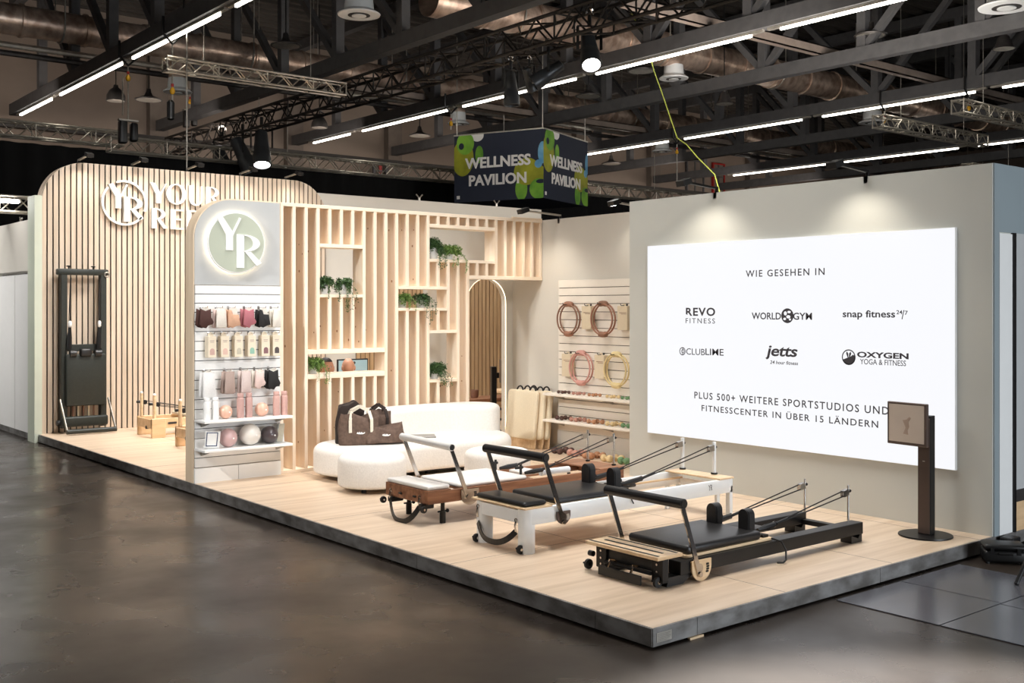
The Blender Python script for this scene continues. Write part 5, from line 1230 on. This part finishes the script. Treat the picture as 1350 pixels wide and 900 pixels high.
# ---- oak reformers at the back
def oak_reformer(y0, lab, x0=1.1, wd=.58):
    t = thing('oak_reformer', lab, 'reformer', (x0+1.1, y0+wd/2, 0), 'oak reformers at the back')
    x1 = x0+2.3; z0, z1 = .13, .27
    for y in (y0, y0+wd-.035): MB().rbox(x0, y, z0, x1, y+.035, z1, .006, 1).build('side_rail', 'oak', t)
    MB().rbox(x0, y0, z0, x0+.035, y0+wd, z1-.01, .006, 1).build('end_rail', 'oak', t); MB().rbox(x1-.035, y0, z0, x1, y0+wd, z1, .006, 1).build('end_rail', 'oak', t)
    for x in (x0, x1-.2):
        for y in (y0-.008, y0+wd-.042): MB().rbox(x, y, 0, x+.2, y+.05, z1+.004, .008, 1).build('leg', 'oak', t)
    MB().rbox(x0+.23, y0-.006, z0+.055, x0+.36, y0+.002, z0+.085, .012, 2).build('grip_slot', 'duct_dark', t)
    for y in (y0+.03, y0+wd-.05):
        MB().cyl((x0+.05, y, z1), (x0+.05, y, .60), .024, 14).build('riser_post', 'birch', t, smooth=40)
        MB().ball((x0+.05, y, .61), (.024, .024, .02), 12, 8).build('post_tip', 'snow', t, smooth=180)
        MB().cyl((x0+.02, y, .48), (x0-.02, y, .48), .02, 10).build('post_knob', 'black', t, smooth=40)
        MB().lathe([(.02, -.012), (.032, -.01), (.024, 0), (.032, .01), (.02, .012)], (x0+.1, y, .47), 14, (0, 1, 0)).build('pulley', 'black', t, smooth=40)
        ropes(t, (x0+.12, y, .47), (x0+.95, y+.02, .32), .02)
    MB().rbox(x0+.5, y0+.04, z1, x0+1.4, y0+wd-.04, z1+.05, .02, 3).build('carriage_pad', 'cream_side', t, smooth=50)
    MB().cyl((x0-.01, y0+wd*.35, .14), (x0+.05, y0+wd*.35, .14), .025, 10).build('end_knob', 'black', t, smooth=40)
    MB().box(x0+.2, y0+.03, .03, x1-.2, y0+.05, .05).build('stretcher', 'oak', t)
    MB().cyl((x1-.5, y0, .55), (x1-.5, y0+wd, .55), .02, 10).bar((x1-.5, y0, .55), (x1-.35, y0, .2), .03, .02).bar((x1-.5, y0+wd, .55), (x1-.35, y0+wd, .2), .03, .02).build('foot_bar', 'oak', t, smooth=40)
    return t
oak_reformer(10.68, 'oak reformer at the back in front of the slatted wall'); oak_reformer(9.05, 'oak reformer mostly hidden behind the sign panel', 1.02)

# ---- display totems
def totem(x, y, rz, lab, scale=1):
    t = thing('display_totem', lab, 'screen stand', (x, y, 0), 'screen totems')
    mt = Matrix.Translation((x, y, 0)) @ Matrix.Rotation(rz, 4, 'Z')
    def T(mb): mb.v = [tuple(mt @ V(p)) for p in mb.v]; return mb
    T(MB().lathe([(.205, 0), (.21, .004), (.208, .014), (.01, .016)], (0, 0, 0), 48)).build('base_plate', 'black_metal', t, smooth=40)
    T(MB().rbox(-.055, -.022, .015, .055, .05, .97, .003, 1)).build('post', 'black_metal', t)
    T(MB().rbox(-.05, -.026, .02, .05, -.021, .95, .002, 1)).build('front_cover', 'bronze', t)
    T(MB().box(-.01, -.0275, .60, .01, -.0258, .607)).build('printed_mark', 'galv', t)
    T(MB().rbox(-.03, -.07, .80, .03, -.02, .88, .005, 1)).build('mount', 'black_metal', t)
    m2 = mt @ Matrix.Translation((-.10, -.10, .90)) @ Matrix.Rotation(-.1, 4, 'Z')
    def T2(mb): mb.v = [tuple(m2 @ V(p)) for p in mb.v]; return mb
    sn_ = T2(MB().rbox(-.185, -.012, -.172, .185, .022, .172, .005, 1)).build('monitor', 'bronze', t)
    T2(MB().box(-.165, -.0135, -.148, .165, -.0115, .155)).build('display', 'totem_screen', sn_)
    T2(MB().prism([(-.03, -.08), (.02, -.085), (.012, -.05), (.03, -.02), (.02, .02), (.045, .05), (.03, .06), (.0, .035), (-.035, .03), (-.02, .0), (-.005, -.03)], (0, -.0136, .0), (1, 0, 0), (0, 0, 1), (0, -.001, 0))).build('picture', 'totem_fig', sn_)
    return t
M['totem_screen'] = mat('totem_screen', S(196, 182, 168), .25, noise=.06, nscale=(5, 5, 5)); M['totem_fig'] = mat('totem_fig', S(172, 150, 134), .3, noise=.1)
totem(3.55, .36, math.radians(-90), 'black screen totem on the deck in front of the big screen')
totem(5.32, 8.25, math.radians(65), 'black screen totem seen through the arched doorway')

# ---- back room seen through the openings
cb_ = thing('low_cabinet', 'low oak cabinet with walnut top behind the arched doorway', 'cabinet', (6.2, 9.8, 0))
MB().rbox(5.3, 9.45, .04, 7.6, 9.95, .33, .004, 1).build('carcass', 'oak', cb_); MB().rbox(5.28, 9.42, .33, 7.62, 9.97, .375, .004, 1).build('worktop', 'walnut', cb_)
MB().box(5.34, 9.48, 0, 7.56, 9.92, .04).build('plinth', 'black', cb_)
for k in range(4):
    d_ = MB().rbox(5.32+k*.57, 9.435, .06, 5.87+k*.57, 9.452, .32, .003, 1).build('door', 'oak', cb_); MB().ball((5.8+k*.57, 9.425, .2), .018, 12, 8).build('knob', 'black', d_, smooth=180)
t = thing('plant_pot', 'dark brown pot on the cabinet behind the arch', 'pot', (6.2, 9.7, .375)); MB().lathe([(.05, 0), (.06, .01), (.07, .13), (.066, .13), (.055, .1), (.01, .1)], (6.05, 9.7, .375), 18).build('pot', 'ring_brown', t, smooth=50); MB().lathe([(.056, .1), (.03, .11), (.01, .112)], (6.05, 9.7, .375), 12).build('soil', 'soil', t)
t = thing('wooden_stool', 'small pale wooden stool with dark cross bars behind the black totem', 'stool', (6.5, 9.2, 0))
MB().rbox(6.12, 9.0, .48, 6.75, 9.35, .54, .02, 2).build('seat', 'birch', t, smooth=40)
for x in (6.17, 6.7):
    for y in (9.05, 9.3): MB().cyl((x, y, 0), (x, y, .5), .02, 10).build('leg', 'birch', t, smooth=40)
MB().cyl((6.17, 9.05, .3), (6.7, 9.05, .3), .012, 8).cyl((6.17, 9.3, .2), (6.7, 9.3, .2), .012, 8).build('stretcher', 'black', t)
dk = thing('desk', 'oak desk behind the timber partition carrying the monitor', 'desk', (3.2, 8.9, 0))
MB().rbox(2.7, 8.65, .68, 4.1, 9.25, .72, .004, 1).build('desk_top', 'oak', dk)
for x in (2.76, 4.0):
    for y in (8.7, 9.16): MB().box(x, y, 0, x+.04, y+.04, .68).build('leg', 'black_metal', dk)
mo = thing('monitor', 'black-framed monitor with pale teal screen behind the bald man', 'monitor', (3.36, 9.0, .72)); 
M['teal'] = emis('teal', S(146, 172, 178), .5)
MB().rbox(3.10, 8.98, .80, 3.60, 9.01, 1.115, .006, 1).build('frame', 'black', mo); MB().box(3.118, 8.977, .818, 3.582, 8.981, 1.097).build('display', 'teal', mo)
MB().cyl((3.35, 9.02, .73), (3.35, 9.02, .85), .02, 10).lathe([(.11, 0), (.1, .01), (.01, .012)], (3.35, 9.02, .72), 24).build('stand', 'black', mo, smooth=40)
MB().lathe([(.02, 0), (.02, .001), (.001, .001)], (3.37, 8.9768, 1.06), 12, (0, -1, 0)).build('screen_mark', 'duct_dark', mo)
# stools and two seated persons behind the partition
def stool(x, y, lab):
    t = thing('stool', lab, 'stool', (x, y, 0), 'round stools behind the partition')
    MB().lathe([(.01, 0), (.17, 0), (.18, .02), (.17, .05), (.01, .055)], (x, y, .38), 24).build('seat', 'black_leather', t, smooth=40)
    for q in range(4): MB().cyl((x+.1*math.cos(q*PI/2), y+.1*math.sin(q*PI/2), .38), (x+.17*math.cos(q*PI/2), y+.17*math.sin(q*PI/2), 0), .013, 8).build('leg', 'black_metal', t, smooth=40)
stool(2.43, 7.55, 'round black stool under the bald man'); stool(1.86, 7.12, 'round black stool under the dark-haired person')
def skin_mesh(edges, name, m_, parent, sub=2):
    names = []; vs = []; es = []; rad = []
    idx = {}
    for a, b in edges:
        for p in (a, b):
            if p[0] not in idx: idx[p[0]] = len(vs); vs.append(p[1]); rad.append(p[2])
        es.append((idx[a[0]], idx[b[0]]))
    me = bpy.data.meshes.new(name); me.from_pydata(vs, es, []); o = bpy.data.objects.new(name, me); col.objects.link(o)
    sk = o.modifiers.new('skin', 'SKIN'); sk.use_smooth_shade = True
    for i, r_ in enumerate(rad): me.skin_vertices[0].data[i].radius = (r_, r_)
    me.skin_vertices[0].data[0].use_root = True
    s = o.modifiers.new('sub', 'SUBSURF'); s.levels = s.render_levels = sub
    dg = bpy.context.evaluated_depsgraph_get(); m2 = bpy.data.meshes.new_from_object(o.evaluated_get(dg))
    out = ([v.co.copy() for v in m2.vertices], [tuple(p.vertices) for p in m2.polygons])
    bpy.data.objects.remove(o); return out
def person(x, y, rz, lab, hair=True, shirt='cloth_dark', dz=0, turn=0):
    t = thing('person', lab, 'person', (x, y, 0))
    mt = Matrix.Translation((x, y, dz)) @ Matrix.Rotation(rz, 4, 'Z')
    mh = mt @ Matrix.Rotation(turn, 4, 'Z')       # faces local -Y
    J = {}
    def j(n, p, r): J[n] = (n, V(p), r)
    j('pelvis', (0, .02, .50), .125); j('waist', (0, .03, .62), .115); j('chest', (0, .02, .80), .135); j('neck0', (0, .02, .92), .065); j('neck', (0, 0, .99), .05); j('headbase', (0, -.01, 1.02), .055)
    for s, n in ((-1, 'r'), (1, 'l')):
        j('sh'+n, (s*.17, .02, .88), .06); j('el'+n, (s*.22, -.05, .64), .043); j('wr'+n, (s*.15, -.26, .56), .03); j('ha'+n, (s*.13, -.32, .55), .028)
        j('hip'+n, (s*.1, -.02, .49), .09); j('kn'+n, (s*.13, -.42, .47), .062); j('an'+n, (s*.13, -.42, .09), .04); j('to'+n, (s*.14, -.56, .04), .035)
    E = [('pelvis', 'waist'), ('waist', 'chest'), ('chest', 'neck0'), ('neck0', 'neck'), ('neck', 'headbase')]
    for n in 'rl': E += [('chest', 'sh'+n), ('sh'+n, 'el'+n), ('el'+n, 'wr'+n), ('wr'+n, 'ha'+n), ('pelvis', 'hip'+n), ('hip'+n, 'kn'+n), ('kn'+n, 'an'+n), ('an'+n, 'to'+n)]
    vs, fs = skin_mesh([(J[a], J[b]) for a, b in E], 'body', 'skin', t)
    mb = MB(); mb.add([mt @ v for v in vs], fs)
    # head: shaped ovoid with nose, ears, brow and chin
    hb = MB(); hb.ball((0, 0, 0), (.080, .098, .112), 28, 20); hv = []
    for p in hb.v:
        q = V(p); f = -q.y/.096; up_ = q.z/.115
        if up_ < -.2: q.x *= 1-.22*(-up_-.2); q.y *= 1-.1*(-up_-.2)
        if f > .8 and abs(q.x) < .02 and -.35 < up_ < .12: q.y -= .02*(1-abs(q.x)/.02)
        if f > .75 and .02 < abs(q.x) < .045 and .02 < up_ < .22: q.y += .008
        hv.append(mh @ (q + V((0, -.02, 1.12))))
    mb.add(hv, hb.f)
    for s in (-1, 1):
        eb = MB().ball((s*.08, -.005, 1.11), (.012, .02, .032), 10, 8); mb.add([mh @ V(p) for p in eb.v], eb.f)
        for k in range(5):
            a = -.5+k*.25; fbm = MB().tube([V((s*.13, -.33, .55)), V((s*.13+.02*math.sin(a)*2, -.37, .545)), V((s*.13+.025*math.sin(a)*2, -.40 + abs(k-2)*.008, .53))], [.011, .009, .007], 6); mb.add([mt @ V(p) for p in fbm.v], fbm.f)
    mb.build('body', 'skin', t, smooth=180)
    for s in (-1, 1):
        eb = MB().ball((s*.031, -.105, 1.135), (.009, .006, .0055), 10, 8); eb.v = [tuple(mh @ V(p)) for p in eb.v]; eb.build('eye', 'snow', t, smooth=180)
        pb = MB().ball((s*.031, -.1125, 1.135), (.0045, .003, .0045), 8, 6); pb.v = [tuple(mh @ V(p)) for p in pb.v]; pb.build('iris', 'black', t, smooth=180)
    lp = MB().tube([(-.022, -.108, 1.068), (0, -.114, 1.066), (.022, -.108, 1.068)], [.003, .006, .003], 6); lp.v = [tuple(mh @ V(p)) for p in lp.v]; lp.build('mouth', 'rose', t, smooth=180)
    E2 = [('pelvis', 'waist'), ('waist', 'chest'), ('chest', 'neck0')]
    for n in 'rl': E2 += [('chest', 'sh'+n), ('sh'+n, 'el'+n)]
    v2, f2 = skin_mesh([((a, J[a][1], J[a][2]*1.1+.006), (b, J[b][1], J[b][2]*1.1+.006)) for a, b in E2], 'shirt', shirt, t)
    MB().add([mt @ v for v in v2], f2).build('shirt', shirt, t, smooth=180)
    E3 = [('pelvis', 'hipr'), ('hipr', 'knr'), ('knr', 'anr'), ('pelvis', 'hipl'), ('hipl', 'knl'), ('knl', 'anl')]
    v3, f3 = skin_mesh([((a, J[a][1], J[a][2]*1.12+.004), (b, J[b][1], J[b][2]*1.12+.004)) for a, b in E3], 'trousers', 'cloth_grey', t)
    MB().add([mt @ v for v in v3], f3).build('trousers', 'cloth_grey', t, smooth=180)
    for n, s in (('r', -1), ('l', 1)):
        sh = MB().rbox(s*.135-.045, -.60, 0, s*.135+.045, -.36, .08, .03, 3); sh.v = [tuple(mt @ V(p)) for p in sh.v]; sh.build('shoe', 'black', t, smooth=60)
    if hair:
        hm = MB().ball((0, 0, 0), (.086, .104, .122), 28, 20)
        keep = [i for i, p in enumerate(hm.v) if p[2] > .058 - .9*max(0, p[1]+.03) or (p[1] > .035 and p[2] > -.06)]
        ks = set(keep); f_ = [f for f in hm.f if all(i in ks for i in f)]
        MB().add([mh @ (V(p)+V((0, -.014, 1.125))) for p in hm.v], f_).build('hair', 'hair', t, smooth=180)
    return t
person(2.44, 7.55, PI-.25, 'bald person seen from behind at the monitor', hair=False, dz=-.03)
person(1.86, 7.12, PI/2, 'dark-haired person half hidden by the hanging plant', shirt='cloth_grey', dz=.0, turn=-1.1)

# ---- black case and tripod at the right edge
cs = thing('black_case', 'black equipment case on the floor beside the platform corner', 'case', (3.72, -.22, FZ))
mm = Matrix.Translation((3.66, -.22, FZ)) @ Matrix.Rotation(math.radians(-52), 4, 'Z') @ Matrix.Scale(.68, 4)
mbm(MB().rbox(-.22, -.15, .02, .22, .15, .15, .03, 3)).build('lower_shell', 'black', cs, smooth=40); mbm(MB().rbox(-.22, -.15, .155, .22, .15, .22, .03, 3)).build('lid', 'black', cs, smooth=40)
mbm(MB().tube([(-.07, -.152, .12), (-.07, -.175, .12), (.07, -.175, .12), (.07, -.152, .12)], .01, 6)).build('handle', 'black_metal', cs, smooth=40)
for x in (-.14, .14): mbm(MB().box(x-.02, -.156, .11, x+.02, -.149, .18)).build('latch', 'black_metal', cs)
for x in (-.18, .18):
    for y in (-.11, .11): mbm(MB().cyl((x, y, 0), (x, y, .025), .02, 10)).build('foot', 'rubber', cs)
sb = thing('floor_box', 'small black box squeezed under the platform edge behind the case', 'box', (4.05, -.09, FZ)); MB().rbox(3.98, -.14, FZ, 4.12, -.03, .0, .01, 2).build('body', 'black', sb); MB().box(4.0, -.145, FZ+.03, 4.1, -.139, FZ+.07).build('socket', 'black_metal', sb)
tr = thing('tripod', 'black tripod cut off by the right edge of the picture', 'tripod', (3.28, -.80, FZ))
tc = V((3.28, -.80, 0))
for a in (2.54, 4.63, 6.72): MB().tube([tc+V((0, 0, .55)), tc+V((math.cos(a)*.3, math.sin(a)*.3, 0))*1 + V((0, 0, FZ+.02))], [.014, .016], 8).ball(tuple(tc+V((math.cos(a)*.3, math.sin(a)*.3, FZ+.018))), .018, 10, 8).build('leg', 'black', tr, smooth=60)
MB().cyl(tc+V((0, 0, .3)), tc+V((0, 0, .75)), .014, 10).build('centre_column', 'black', tr, smooth=40); MB().cyl(tc+V((0, 0, .5)), tc+V((0, 0, .58)), .035, 12).build('collar', 'black_metal', tr, smooth=40); MB().rbox(tc.x-.04, tc.y-.04, .75, tc.x+.04, tc.y+.04, .8, .01, 2).build('head', 'black_metal', tr, smooth=40)
